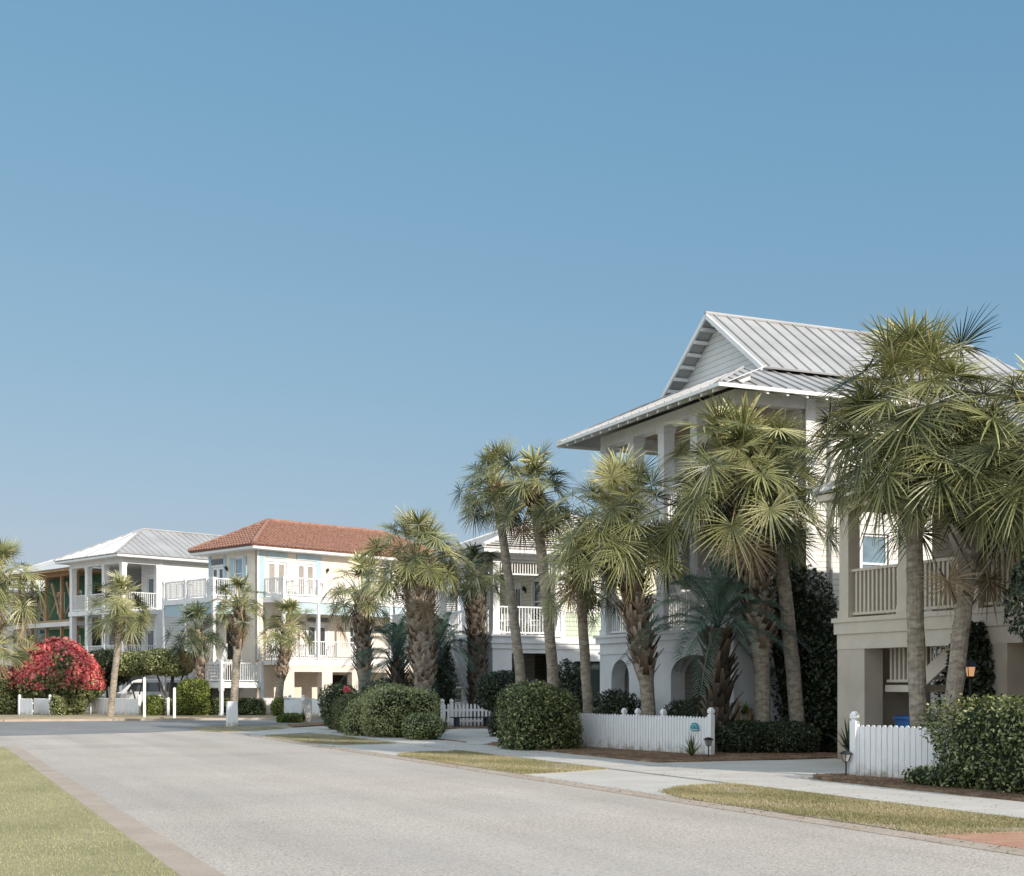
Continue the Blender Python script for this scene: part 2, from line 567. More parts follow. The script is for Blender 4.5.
VERGES = [
    ([(12.0, 10.42), (17.6, 10.42), (18.6, 10.75), (19.3, 11.5), (19.6, 12.6), (11.65, 12.58)], 'grass verge nearest the brick apron'),
    ([(23.2, 10.42), (30.6, 10.42), (31.6, 10.9), (32.2, 12.6), (24.0, 12.6), (23.5, 11.4)], 'grass verge in front of the long white fence'),
    ([(36.6, 10.75), (38.0, 10.42), (43.9, 10.42), (44.9, 10.9), (44.2, 12.7), (37.0, 12.65)], 'grass verge in front of the clipped hedges'),
    ([(48.6, 9.9), (50, 9.5), (53.4, 9.6), (56, 11.2), (55.4, 12.9), (51, 12.9), (49, 11.2)], 'dry grass island around the white pillar'),
]
for poly, lab in VERGES:
    sheet('verge', poly, .022, 'verge', lab, .05)
BEDS = [
    ([(25.4, 14.6), (26.5, 14.5), (35.0, 14.6), (36.0, 15.2), (35, 17.4), (28.5, 19.6), (25.4, 21), (25.3, 17.6)], 'pine straw bed under the long white fence'),
    ([(10, 14.55), (19.6, 14.6), (20.6, 15.1), (20.4, 16.4), (19.6, 18.8), (10, 18.8)], 'pine straw bed under the short white fence'),
    ([(42.8, 14.7), (36.6, 14.6), (41.0, 14.6), (46.5, 14.7), (50.5, 18.4), (50, 21.4), (48.4, 20.6), (48.6, 18.6)], 'pine straw bed under the rounded hedges'),
    ([(52.5, 13.6), (56, 14.2), (61, 18.6), (58.8, 18.9)], 'mulch bed below the low white wall'),
]
for poly, lab in BEDS:
    sheet('mulch_bed', poly, .055, 'mulch', lab, .06)
mbed = MB()
mbed.prism([(-34, 67.5), (-10.5, 69.5), (-9.5, 75), (-34, 74)], 0, .05)
tag(mbed.build('mulch_bed', 'dry'), 'dry straw strip along the far fences', None, None, 'structure')


def inside(poly, x, y):
    c = np.zeros(len(x), bool)
    n = len(poly)
    for i in range(n):
        x0, y0 = poly[i]
        x1, y1 = poly[(i + 1) % n]
        k = ((y0 > y) != (y1 > y)) & (x < (x1 - x0) * (y - y0) / ((y1 - y0) if y1 != y0 else 1e-9) + x0)
        c ^= k
    return c


def blades(name, poly, n, z, h, w, mat, label, cat='grass', lean=.6, flat=False, wt=None, patch=0.0):
    """thin upright blades over a street polygon"""
    a = np.array(poly)
    s = RNG.uniform(a[:, 0].min(), a[:, 0].max(), n)
    if wt:
        s = a[:, 0].min() + (a[:, 0].max() - a[:, 0].min()) * RNG.uniform(0, 1, n) ** wt
    t = RNG.uniform(a[:, 1].min(), a[:, 1].max(), n)
    k = inside(poly, s, t)
    if patch:
        q = np.sin(s * 1.9 + 1.7 * np.sin(t * 2.3)) + np.sin(t * 3.7 - s * 1.1) + np.sin(s * 5.3 + t * 4.1) * .7
        k &= q + RNG.normal(0, .9, n) > -patch
        s = s + RNG.normal(0, .05, n)
        t = t + RNG.normal(0, .04, n)
    s, t = s[k], t[k]
    n = len(s)
    x, y = s * UX + t * VX, s * UY + t * VY
    an = RNG.uniform(0, 2 * np.pi, n)
    hh = h * RNG.uniform(.5, 1.3, n)
    dx, dy = np.cos(an), np.sin(an)
    la = RNG.uniform(0, 2 * np.pi, n)
    ll = lean * hh * RNG.uniform(.2, 1.2, n)
    base = np.stack([x, y, np.full(n, z)], 1)
    side = np.stack([dx, dy, np.zeros(n)], 1) * (w / 2)
    up = np.stack([np.cos(la) * ll, np.sin(la) * ll, hh * (.2 if flat else 1)], 1)
    v = np.stack([base - side, base + side, base + up + side * .25, base + up - side * .25], 1)
    sh = np.clip(.5 + .15 * RNG.standard_normal(n) + .13 * np.sin(s * 1.3 + 2 * np.sin(t * 1.7)), 0, 1)
    nm = NM()
    nm.add(v.reshape(-1, 3), np.arange(4 * n).reshape(-1, 4), np.repeat(sh, 4))
    return tag(nm.build(name, [mat]), label, cat, None, 'stuff')


blades('lawn_grass', [(8, 2.05), (37.5, 2.05)] + KI + [(41, -6.5), (8, -3.5)], 190000, .04, .024, .009, 'grass', 'short grass of the mown lawn at the roadside', wt=1.7)
for i, (poly, lab) in enumerate(VERGES):
    cnt = [80000, 45000, 16000, 6000][i]
    lab2 = ['patchy dry grass on the verge beside the brick apron', 'dry grass on the verge in front of the long white fence',
            'dry grass on the verge in front of the clipped hedges', 'dry grass on the island around the white pillar'][i]
    blades('verge_grass', poly, cnt, .02, .03, .012, 'grass_dry', lab2, lean=1.2, patch=.75)
for i, (poly, lab) in enumerate(BEDS[:3]):
    blades('straw_litter', poly, [22000, 20000, 9000][i], .055, .09, .012, 'needle', lab.replace('bed', 'litter'), 'pine straw', 1.0, True)


blades('leaf_litter', [(-8, 9.9), (46, 9.9), (46, 10.5), (-8, 10.5)], 1500, .016, .045, .022, 'needle', 'dry leaf bits gathered along the kerb', 'leaf litter', 1.0, True)
blades('leaf_litter', [(-8, 12.6), (46, 12.6), (46, 14.6), (-8, 14.6)], 700, .034, .045, .022, 'needle', 'dry leaf bits scattered on the sidewalk', 'leaf litter', 1.0, True)


# ------------------------------------------------------------------ foliage
def unit(v):
    return v / (np.linalg.norm(v, axis=-1, keepdims=True) + 1e-9)


def fan_frond(nm, base, az, el, Lp, Rb, nl, tone, rg, mi, droop=.5, dry=False):
    d0 = np.array([math.cos(el) * math.cos(az), math.cos(el) * math.sin(az), math.sin(el)])
    sag = Lp * (.06 + .12 * max(0, math.cos(el)))
    tt = np.linspace(0, 1, 5)
    pp = base + d0 * (Lp * tt)[:, None] - np.array([0, 0, 1]) * (sag * tt ** 2)[:, None]
    d = unit(d0 * Lp - np.array([0, 0, 2 * sag]))
    b = np.cross(d, [0, 0, 1.0])
    if np.linalg.norm(b) < .15:
        b = np.array([-math.sin(az), math.cos(az), 0])
    b = unit(b)
    # petiole ribbon, two crossed strips
    w = np.linspace(.03, .012, 5)[:, None]
    n0 = unit(np.cross(b, d))
    for ax in (b, n0):
        v = np.concatenate([pp - ax * w, pp + ax * w])
        f = [[k, k + 1, k + 6, k + 5] for k in range(4)]
        nm.add(v, f, .75 if not dry else .4, mi)
    bend = rg.uniform(.3, 1.1) if el < 1.1 else rg.uniform(.0, .6)
    d = unit(d * math.cos(bend) - n0 * math.sin(bend) * (1 if n0[2] >= 0 else -1))
    n0 = unit(np.cross(b, d))
    roll = rg.normal(0, .3)
    b2 = b * math.cos(roll) + n0 * math.sin(roll)
    n = unit(np.cross(b2, d))
    if n[2] < 0 and abs(n[2]) > .2:
        n = -n
    phi = np.linspace(-2.55, 2.55, nl) + rg.normal(0, .045, nl)
    dphi = 5.1 / (nl - 1)
    ll = Rb * (.84 + .16 * np.cos(phi * .8)) * rg.uniform(.82, 1.1, nl)
    rho = np.array([.03, .24, .42, .6, .78, .91, 1.0])
    wf = np.where(rho <= .3, rho, .33 * (1 - (rho - .24) / .76) ** .6)
    e = np.cos(phi)[:, None] * d + np.sin(phi)[:, None] * b2
    pe = -np.sin(phi)[:, None] * d + np.cos(phi)[:, None] * b2
    fold = rg.uniform(-.05, .3)
    dr = droop * rg.uniform(.6, 1.5, nl)
    r = rho[None, :, None] * ll[:, None, None]
    c = pp[-1] + r * e[:, None, :]
    c = c + n * (fold * np.abs(np.sin(phi)) * ll + rg.normal(0, .07, nl) * ll)[:, None, None] * (rho ** 1.3)[None, :, None]
    c = c - np.array([0, 0, 1.0]) * (dr * ll)[:, None, None] * (np.maximum(0, rho - .3) ** 2)[None, :, None]
    # costa bends the middle of the blade
    c = c - np.array([0, 0, 1.0]) * (.07 * Rb * np.maximum(0, np.cos(phi)))[:, None, None] * (rho ** 2)[None, :, None]
    hw = (wf[None, :] * ll[:, None] * dphi * .5)[:, :, None]
    lo = c - pe[:, None, :] * hw
    hi = c + pe[:, None, :] * hw
    mid = c + n * hw * .45
    V = np.stack([lo, mid, hi], 2)  # nl,7,3,3
    K = len(rho)
    idx = np.arange(nl * K * 3).reshape(nl, K, 3)
    f = np.stack([idx[:, :-1, :-1], idx[:, :-1, 1:], idx[:, 1:, 1:], idx[:, 1:, :-1]], -1).reshape(-1, 4)
    sh = tone + rg.normal(0, .11, nl)[:, None, None] + (.42 * rho ** .8 - .26)[None, :, None] + np.array([-.08, -.06, .1])[None, None, :]  # shade of the folded fan centre put into the colour, tips lighter
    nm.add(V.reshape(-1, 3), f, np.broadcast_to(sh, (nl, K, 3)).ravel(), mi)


def trunk_mesh(path, r0, r1, boots, parent, seed, mat='bark', bulge=0.0, boot_len=.34, smat='stub', dens=36):
    """tapered trunk plus the crisscross stubs of old leaf bases between two fractions of its height"""
    rg = np.random.default_rng(seed)
    n = 26
    pts, rad = [], []
    p = [Vector(q) for q in path]
    for k in range(n + 1):
        u = k / n
        a = p[0].lerp(p[1], u)
        b = p[1].lerp(p[2], u)
        pts.append(a.lerp(b, u))
        r = r0 + (r1 - r0) * u + .03 * max(0, 1 - u * 14)
        r *= 1 + .025 * math.sin(k * 2.4 + seed) + rg.normal(0, .015)
        if boots and boots[0] < u < boots[1]:
            r *= 1 + bulge
        rad.append(r)
    nm = NM()
    ns = 14
    V = []
    for k, q in enumerate(pts):
        dd = (pts[min(k + 1, n)] - pts[max(k - 1, 0)]).normalized()
        a = (Vector((1, 0, 0)) - dd * dd.x).normalized()
        b = dd.cross(a)
        for j in range(ns):
            an = 2 * math.pi * j / ns
            V.append(q + (a * math.cos(an) + b * math.sin(an)) * rad[k] * (1 + .04 * math.sin(3 * an + k)))
    F = [(k * ns + j, k * ns + (j + 1) % ns, (k + 1) * ns + (j + 1) % ns, (k + 1) * ns + j) for k in range(n) for j in range(ns)]
    nm.add(np.array([tuple(v) for v in V]), F, .5, 0)
    if boots:
        H = (pts[-1] - pts[0]).length
        cnt = int((boots[1] - boots[0]) * H * dens)
        for i in range(cnt):
            u = boots[0] + (boots[1] - boots[0]) * (i + rg.uniform(-.4, .4)) / cnt
            u = min(.999, max(.001, u))
            k = min(n - 1, int(u * n))
            q = pts[k].lerp(pts[k + 1], u * n - k)
            r = rad[k]
            an = i * 2.39996 + rg.normal(0, .15)
            o = np.array([math.cos(an), math.sin(an), 0])
            t = np.array([-math.sin(an), math.cos(an), 0])
            ln = boot_len * rg.uniform(.7, 1.25)
            sp = rg.uniform(.4, 1.05)
            sk = rg.normal(0, .35)
            b0 = np.array(q) + o * r * .92
            dv = unit(np.array([0, 0, 1.0]) + o * sp + t * sk)
            w0, w1 = .085 * rg.uniform(.8, 1.2), .032
            th = .035
            a0 = b0 - np.array([0, 0, .08])
            a1 = b0 + dv * ln
            nn = unit(np.cross(t, dv))
            v = [a0 - t * w0, a0 + t * w0, a1 + t * w1, a1 - t * w1,
                 a0 - t * w0 - nn * th, a0 + t * w0 - nn * th, a1 + t * w1 - nn * th * .5, a1 - t * w1 - nn * th * .5]
            f = [(0, 1, 2, 3), (4, 7, 6, 5), (1, 5, 6, 2), (0, 3, 7, 4), (3, 2, 6, 7)]
            s0 = rg.uniform(.1, .75)
            nm.add(np.array(v), f, np.array([s0 - .25, s0 - .25, s0 + .3, s0 + .3, s0 - .4, s0 - .4, s0 - .1, s0 - .1]), 1)
    o = nm.build('trunk', [mat, smat], parent, False)
    return pts[-1], (pts[-1] - pts[-3]).normalized()


def palm(label, base, top, Rr=1.9, n=39, nl=29, seed=1, r0=.19, r1=.16, boots=None, bow=(0, 0), dead=3, tone=.5,
         lo=-36, hi=84, droop=.2, mat='fan', group='sabal palms along the street', bulge=.12, nf=None, skew=None, boot_len=.34, bmat='bark', smat='stub', dens=36):
    """base, top: world points of the trunk foot and of the heart of the crown"""
    root = thing('palm_tree', label, 'palm', (base[0], base[1], 0), 0, group)
    tp = Vector((top[0] - base[0], top[1] - base[1], top[2]))
    mid = tp * .5 + Vector((bow[0], bow[1], 0))
    end, dirn = trunk_mesh([Vector((0, 0, -.05)), mid, tp], r0, r1, boots, root, seed, bmat, bulge, boot_len, smat, dens)
    rg = np.random.default_rng(seed * 7 + 3)
    nm = NM()
    e = np.array(end)
    for i in range(n):
        u = (i + .5) / n
        az = i * 2.39996 + rg.normal(0, .25)
        el = R(hi + (lo - hi) * u ** .85) + rg.normal(0, .12)
        if skew:
            el += .25 * math.cos(az - skew)
        age = u
        dead_i = i >= n - dead
        Lp = Rr * (.55 + .17 * rg.uniform(-1, 1))
        Rb = Rr * .375 * rg.uniform(.82, 1.2)
        b0 = e + np.array([0, 0, -.55 * u * Rr * .35]) + np.array([math.cos(az), math.sin(az), 0]) * r1 * .6
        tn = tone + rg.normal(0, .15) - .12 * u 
        fan_frond(nm, b0, az, el if not dead_i else R(-60) + rg.normal(0, .15), Lp, Rb, nl, tn, rg,
                  1 if dead_i else 0, droop * (.35 + .8 * u), dead_i)
    # upright spear leaves
    for i in range(3):
        az = rg.uniform(0, 6.28)
        fan_frond(nm, e, az, R(84), Rr * .55, Rr * .38, max(9, nl // 3), tone + .1, rg, 0, .15)
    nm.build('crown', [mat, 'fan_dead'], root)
    return root


def feather_palm(label, base, hz, Rr, n, seed, group, mat='feather', trunk=True, lo=-5, hi=82):
    root = thing('pindo_palm', label, 'palm', (base[0], base[1], 0), 0, group)
    rg = np.random.default_rng(seed)
    if trunk:
        trunk_mesh([Vector((0, 0, -.05)), Vector((0.02, 0, hz * .5)), Vector((0, 0, hz))], .24, .22, (.15, 1), root, seed, 'bark_dark', .15, .5, 'stub_dark')
    nm = NM()
    for i in range(n):
        u = (i + .5) / n
        az = i * 2.39996 + rg.normal(0, .2)
        el = R(hi + (lo - hi) * u) + rg.normal(0, .08)
        L = Rr * rg.uniform(.85, 1.15) * 1.25
        d0 = np.array([math.cos(el) * math.cos(az), math.cos(el) * math.sin(az), math.sin(el)])
        K = 15
        tt = np.linspace(0, 1, K)
        sag = L * (.25 + .4 * math.cos(el))
        pp = np.array([0, 0, hz]) + d0 * (L * tt)[:, None] - np.array([0, 0, 1.0]) * (sag * tt ** 2.2)[:, None]
        b = np.array([-math.sin(az), math.cos(az), 0])
        w = np.linspace(.03, .006, K)[:, None]
        v = np.concatenate([pp - b * w, pp + b * w])
        nm.add(v, [[k, k + 1, k + K + 1, k + K] for k in range(K - 1)], .55, 0)
        m = 42
        us = np.repeat(np.linspace(.18, 1, m), 2)
        sd = np.tile([-1.0, 1.0], m)
        x = np.stack([np.interp(us, tt, pp[:, k]) for k in range(3)], 1)
        dd = unit(np.stack([np.interp(np.minimum(us + .05, 1), tt, pp[:, k]) - np.interp(us - .05, tt, pp[:, k]) for k in range(3)], 1))
        up = unit(np.cross(np.broadcast_to(b, dd.shape), dd) * 1.0)
        up = np.where(up[:, 2:3] < 0, -up, up)
        ln = Rr * .30 * (np.sin(np.pi * np.clip(us * .9, .12, .92)) + .12) * rg.uniform(.8, 1.15, len(us))
        dv = unit(dd * .75 + b * sd[:, None] * .8 + up * .55)
        tip = x + dv * ln[:, None] - np.array([0, 0, 1]) * (ln * .22)[:, None]
        md = x + dv * (ln * .5)[:, None]
        hw = .016
        V = np.stack([x - dd * hw, md - dd * hw, tip, md + dd * hw], 1)
        sh = np.repeat(.45 + rg.normal(0, .12, len(us)) + rg.normal(0, .1), 4)
        nm.add(V.reshape(-1, 3), np.arange(4 * len(us)).reshape(-1, 4), sh, 0)
    nm.build('crown', [mat], root)
    return root


def blob_dirs(n, rg):
    d = rg.standard_normal((n, 3))
    return unit(d)


def blob_radius(d, p, bumps):
    r = 1.0 / (np.abs(d) ** p).sum(1) ** (1 / p)
    for bd, a, w in bumps:
        r = r * (1 + a * np.exp(-(1 - d @ bd) / w))
    return r


def blob(nm, c, half, n, leaf, seed, p=2.6, lumps=9, amp=.22, depth=.25, mi=0, tone=.45, flower=None, spread=.9, wid=.5):
    """leaves over a lumpy rounded volume"""
    rg = np.random.default_rng(seed)
    bumps = [(unit(rg.standard_normal(3)), rg.uniform(-.4, 1) * amp, rg.uniform(.05, .22)) for _ in range(lumps)]
    half = np.array(half)
    d = blob_dirs(n, rg)
    r = blob_radius(d, p, bumps) * (1 - depth * rg.uniform(0, 1, n) ** 1.6) * (1 + rg.normal(0, .025, n))
    pos = np.array(c) + d * r[:, None] * half
    k = pos[:, 2] > .02
    pos, d, r = pos[k], d[k], r[k]
    n = len(pos)
    nn = unit(unit(d / half) + rg.standard_normal((n, 3)) * spread + np.array([0, 0, .25]))
    tn = unit(np.cross(nn, rg.standard_normal((n, 3))))
    bt = np.cross(nn, tn)
    l = leaf * rg.uniform(.65, 1.3, n)[:, None]
    V = np.stack([pos - tn * l * .5, pos + bt * l * wid * .5, pos + tn * l * .5 + nn * l * .08, pos - bt * l * wid * .5], 1)
    sh = tone - .06 + rg.normal(0, .25, n) + .12 * np.sin(pos[:, 0] * 5 + 3 * np.sin(pos[:, 1] * 4 + seed)) * np.sin(pos[:, 2] * 6 + seed)
    m = mi
    if flower:
        fm, cover = flower
        q = np.sin(pos[:, 0] * 2.3 + seed) + np.sin(pos[:, 2] * 3.1 + 1.3 * np.sin(pos[:, 0] * 1.9)) + np.sin(pos[:, 1] * 2.7 + pos[:, 2])
        isf = (q * .55 + rg.normal(0, .6, n) > cover) & (pos[:, 2] > 1.45)
        m = np.where(isf, fm, mi)
    nm.add(V.reshape(-1, 3), np.arange(4 * n).reshape(-1, 4), np.repeat(sh, 4), m)
    return bumps


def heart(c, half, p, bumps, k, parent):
    """added solid core of a bush, dark for the shade between its leaves"""
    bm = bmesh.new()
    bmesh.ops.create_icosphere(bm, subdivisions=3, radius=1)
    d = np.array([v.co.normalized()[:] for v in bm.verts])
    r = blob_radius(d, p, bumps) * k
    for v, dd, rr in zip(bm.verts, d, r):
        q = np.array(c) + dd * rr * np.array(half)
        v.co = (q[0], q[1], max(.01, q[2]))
    me = bpy.data.meshes.new('shade_core')
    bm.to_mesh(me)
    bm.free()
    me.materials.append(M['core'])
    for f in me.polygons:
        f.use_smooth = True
    o = bpy.data.objects.new('shade_core', me)
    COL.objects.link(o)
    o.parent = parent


def bush(name, label, cat, loc, rot, blobs, leaf, mats, group=None, core=.8, trunk=None, **kw):
    """blobs: (centre, half sizes, leaf count)"""
    root = thing(name, label, cat, loc, rot, group)
    nm = NM()
    cores = []
    for i, (c, h, n) in enumerate(blobs):
        seed = int(abs(loc[0]) * 31 + loc[1] * 17 + i * 101)
        bp = blob(nm, c, h, n, leaf, seed, **kw)
        cores.append((c, h, bp))
    nm.build('foliage' if not trunk else 'crown', mats, root)
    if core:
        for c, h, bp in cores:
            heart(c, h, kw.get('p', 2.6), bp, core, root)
    if trunk:
        mb = MB(True)
        for path, r in trunk:
            mb.tube(path, [r * (1 - .45 * k / (len(path) - 1)) for k in range(len(path))], 7)
        mb.build('trunk', 'bark_dark', root)
    return root


def spiky(name, label, cat, loc, n, h, w, mat, tone=.5, group=None, spread=.9):
    root = thing(name, label, cat, loc, 0, group)
    rg = np.random.default_rng(int(loc[1] * 13 + abs(loc[0]) * 7))
    nm = NM()
    for i in range(n):
        az = rg.uniform(0, 6.28)
        el = R(rg.uniform(28, 86))
        d = np.array([math.cos(el) * math.cos(az) * spread, math.cos(el) * math.sin(az) * spread, math.sin(el)])
        L = h * rg.uniform(.7, 1.15)
        tt = np.linspace(0, 1, 5)
        pp = d * (L * tt)[:, None] - np.array([0, 0, 1.0]) * (.35 * L * math.cos(el) * tt ** 2)[:, None]
        b = np.array([-math.sin(az), math.cos(az), 0])
        ww = (w * (1 - tt ** 1.5) * .5 + .001)[:, None]
        v = np.concatenate([pp - b * ww, pp + b * ww])
        nm.add(v, [[k, k + 1, k + 6, k + 5] for k in range(4)], tone + rg.normal(0, .18) + np.tile(tt * .15, 2))
    nm.build('leaf', [mat], root)
    return root


# ------------------------------------------------------------------ building parts
def opening_parts(house, ax, pos, out, a0, a1, z0, z1, kind, frame='white', depth=.11):
    """window or door set back in its opening; ax is the wall's fixed axis"""
    def bx(mb, A0, A1, Z0, Z1, d0, d1, mat=0):
        lo, hi = sorted((pos - out * d0, pos - out * d1))
        if ax == 'x':
            mb.box(lo, hi, A0, A1, Z0, Z1, mat)
        else:
            mb.box(A0, A1, lo, hi, Z0, Z1, mat)
    if kind == 'open':
        return
    if kind == 'dark':
        mb = MB()
        bx(mb, a0, a1, z0, z1, depth, depth + .04)
        mb.build('door', 'dark', house)  # plain dark sheet standing for the unlit inside of the opening
        return
    w = .07
    fr = MB()
    # surround, slightly proud of the wall
    bx(fr, a0 - .09, a0, z0 - .02, z1 + .1, -.03, depth)
    bx(fr, a1, a1 + .09, z0 - .02, z1 + .1, -.03, depth)
    bx(fr, a0, a1, z1, z1 + .1, -.03, depth)
    if kind.startswith('window'):
        bx(fr, a0, a1, z0 - .1, z0, -.05, depth)
    gl = 'glass'
    if 'blind' in kind:
        gl = 'blind'
    if 'light' in kind:
        gl = 'glass_light'
    panes = []
    if kind.startswith('window'):
        bx(fr, a0, a0 + w, z0, z1, .03, .09)
        bx(fr, a1 - w, a1, z0, z1, .03, .09)
        bx(fr, a0 + w, a1 - w, z1 - w, z1, .03, .09)
        bx(fr, a0 + w, a1 - w, z0, z0 + w, .03, .09)
        zm = (z0 + z1) / 2
        bx(fr, a0 + w, a1 - w, zm - .03, zm + .03, .03, .09)
        panes = [(a0 + w, a1 - w, z0 + w, zm - .03), (a0 + w, a1 - w, zm + .03, z1 - w)]
        nm = 'window'
    else:
        k = 2 if kind.startswith('french') else 1
        st = (a1 - a0) / k
        for i in range(k):
            b0, b1 = a0 + i * st, a0 + (i + 1) * st
            s_ = .14
            bx(fr, b0 + .005, b0 + s_, z0, z1, .03, .09)
            bx(fr, b1 - s_, b1 - .005, z0, z1, .03, .09)
            bx(fr, b0 + s_, b1 - s_, z1 - s_, z1, .03, .09)
            bx(fr, b0 + s_, b1 - s_, z0, z0 + .28, .03, .09)
            panes.append((b0 + s_, b1 - s_, z0 + .28, z1 - s_))
        nm = 'door'
    f = fr.build(nm, frame, house)
    pm = MB()
    for q in panes:
        bx(pm, *q, .06, .075)
    pm.build('pane', gl, f)
    if nm == 'door':
        hb = MB()
        am = a0 + (a1 - a0) * (.5 if kind.startswith('french') else .12)
        bx(hb, am + .03, am + .09, z0 + .98, z0 + 1.06, -.03, .03)
        hb.build('handle', 'black', f)


def facade(house, name, ax, pos, out, a0, a1, z0, z1, ops, mat, thick=.18, frame='white'):
    """straight wall at ax=pos facing out (+1/-1) with openings cut through it"""
    As = sorted({a0, a1} | {v for o in ops for v in (o[0], o[1])})
    Zs = sorted({z0, z1} | {v for o in ops for v in (o[2], o[3])})
    mb = MB()
    lo, hi = sorted((pos, pos - out * thick))
    for i in range(len(As) - 1):
        run = None
        for j in range(len(Zs) - 1):
            ca, cz = (As[i] + As[i + 1]) / 2, (Zs[j] + Zs[j + 1]) / 2
            solid = not any(o[0] < ca < o[1] and o[2] < cz < o[3] for o in ops)
            if solid:
                run = (run[0] if run else Zs[j], Zs[j + 1])
            if run and (not solid or j == len(Zs) - 2):
                if ax == 'x':
                    mb.box(lo, hi, As[i], As[i + 1], *run)
                else:
                    mb.box(As[i], As[i + 1], lo, hi, *run)
                run = None
    w = mb.build(name, mat, house)
    for o in ops:
        opening_parts(house, ax, pos, out, o[0], o[1], o[2], o[3], o[4], frame)
    return w


def rail(house, p, q, z, h=1.02, gap=.115, bal=.035, mat='white', top=.09, name='railing', ends=True, bh=None):
    mb = MB()
    p, q = Vector((p[0], p[1], 0)), Vector((q[0], q[1], 0))
    L = (q - p).length
    z0, z1 = z + .09, z + h
    e0, e1 = p, q
    mb.beam((p.x, p.y, z1), (q.x, q.y, z1), top, .06)
    mb.beam((p.x, p.y, z0), (q.x, q.y, z0), top * .7, .06)
    n = max(1, int(L / gap))
    for i in range(1, n):
        u = p.lerp(q, i / n)
        mb.beam((u.x, u.y, z0 + .03), (u.x, u.y, z1 - .03), bal, bal, 0, (q - p))
    return mb.build(name, mat, house)


def column(house, x, y, z0, z1, w=.3, mat='white', name='column'):
    mb = MB()
    h = w / 2
    mb.box(x - h, x + h, y - h, y + h, z0, z1)
    mb.box(x - h - .03, x + h + .03, y - h - .03, y + h + .03, z0 + .003, z0 + .18)
    mb.box(x - h - .03, x + h + .03, y - h - .03, y + h + .03, z1 - .16, z1 - .003)
    return mb.build(name, mat, house)


def clip_line(poly, c, axis):
    """interval of a convex 2-D polygon on the line coord[axis] == c"""
    xs = []
    n = len(poly)
    for i in range(n):
        p, q = poly[i], poly[(i + 1) % n]
        if (p[axis] - c) * (q[axis] - c) < 0:
            u = (c - p[axis]) / (q[axis] - p[axis])
            xs.append(p[1 - axis] + u * (q[1 - axis] - p[1 - axis]))
    return (min(xs), max(xs)) if len(xs) >= 2 else None


def slope(mb, poly, style, pitch=.42):
    """one roof plane; poly[0]->poly[1] is its eave"""
    p = [Vector(q) for q in poly]
    a = (p[1] - p[0]).normalized()
    n = Vector((0, 0, 0))
    for i in range(1, len(p) - 1):
        n += (p[i] - p[0]).cross(p[i + 1] - p[0])
    n.normalize()
    if n.z < 0:
        n = -n
    b = n.cross(a)
    if b.z < 0:
        b = -b
    flat = [((q - p[0]).dot(a), (q - p[0]).dot(b)) for q in p]
    W = lambda u, v, h=0.0: p[0] + a * u + b * v + n * h
    mb.extrude([q for q in p], -n * .05)
    u0, u1 = min(f[0] for f in flat), max(f[0] for f in flat)
    v0, v1 = min(f[1] for f in flat), max(f[1] for f in flat)
    if style == 'seam':
        u = u0 + pitch * .5
        while u < u1:
            iv = clip_line(flat, u, 0)
            if iv and iv[1] - iv[0] > .15:
                mb.beam(W(u, iv[0] + .01, .02), W(u, iv[1] - .02, .02), .035, .045, 0, n)
            u += pitch
    elif style == 'course':
        v = v0
        while v < v1 - .05:
            iv0 = clip_line(flat, v + .01, 1)
            iv1 = clip_line(flat, min(v + pitch, v1 - .01), 1)
            if iv0 and iv1:
                v2 = min(v + pitch, v1)
                q = [W(iv0[0], v, .12), W(iv0[1], v, .12), W(iv1[1], v2, .012), W(iv1[0], v2, .012)]
                mb.extrude(q, -n * .035)
            v += pitch
    elif style == 'tile':
        r = .125
        u = u0 + .14
        ph = 0
        while u < u1:
            iv = clip_line(flat, u, 0)
            if iv and iv[1] - iv[0] > .1:
                v = iv[0] - .05
                while v < iv[1]:
                    v2 = min(v + .40, iv[1] + .02)
                    j = random.uniform(-.012, .012)
                    ring0 = [W(u + j + r * math.cos(t), v, .05 + r * .8 * math.sin(t)) for t in (0, .8, 1.57, 2.34, math.pi)]
                    ring1 = [W(u + j + r * .8 * math.cos(t), v2, .005 + r * .65 * math.sin(t)) for t in (0, .8, 1.57, 2.34, math.pi)]
                    for k in range(4):
                        mb.face([ring0[k], ring0[k + 1], ring1[k + 1], ring1[k]])
                    mb.face(ring0)
                    v += .38
            u += .285


def ridge_cap(mb, p, q, r=.06):
    mb.tube([p, q], r, 8)


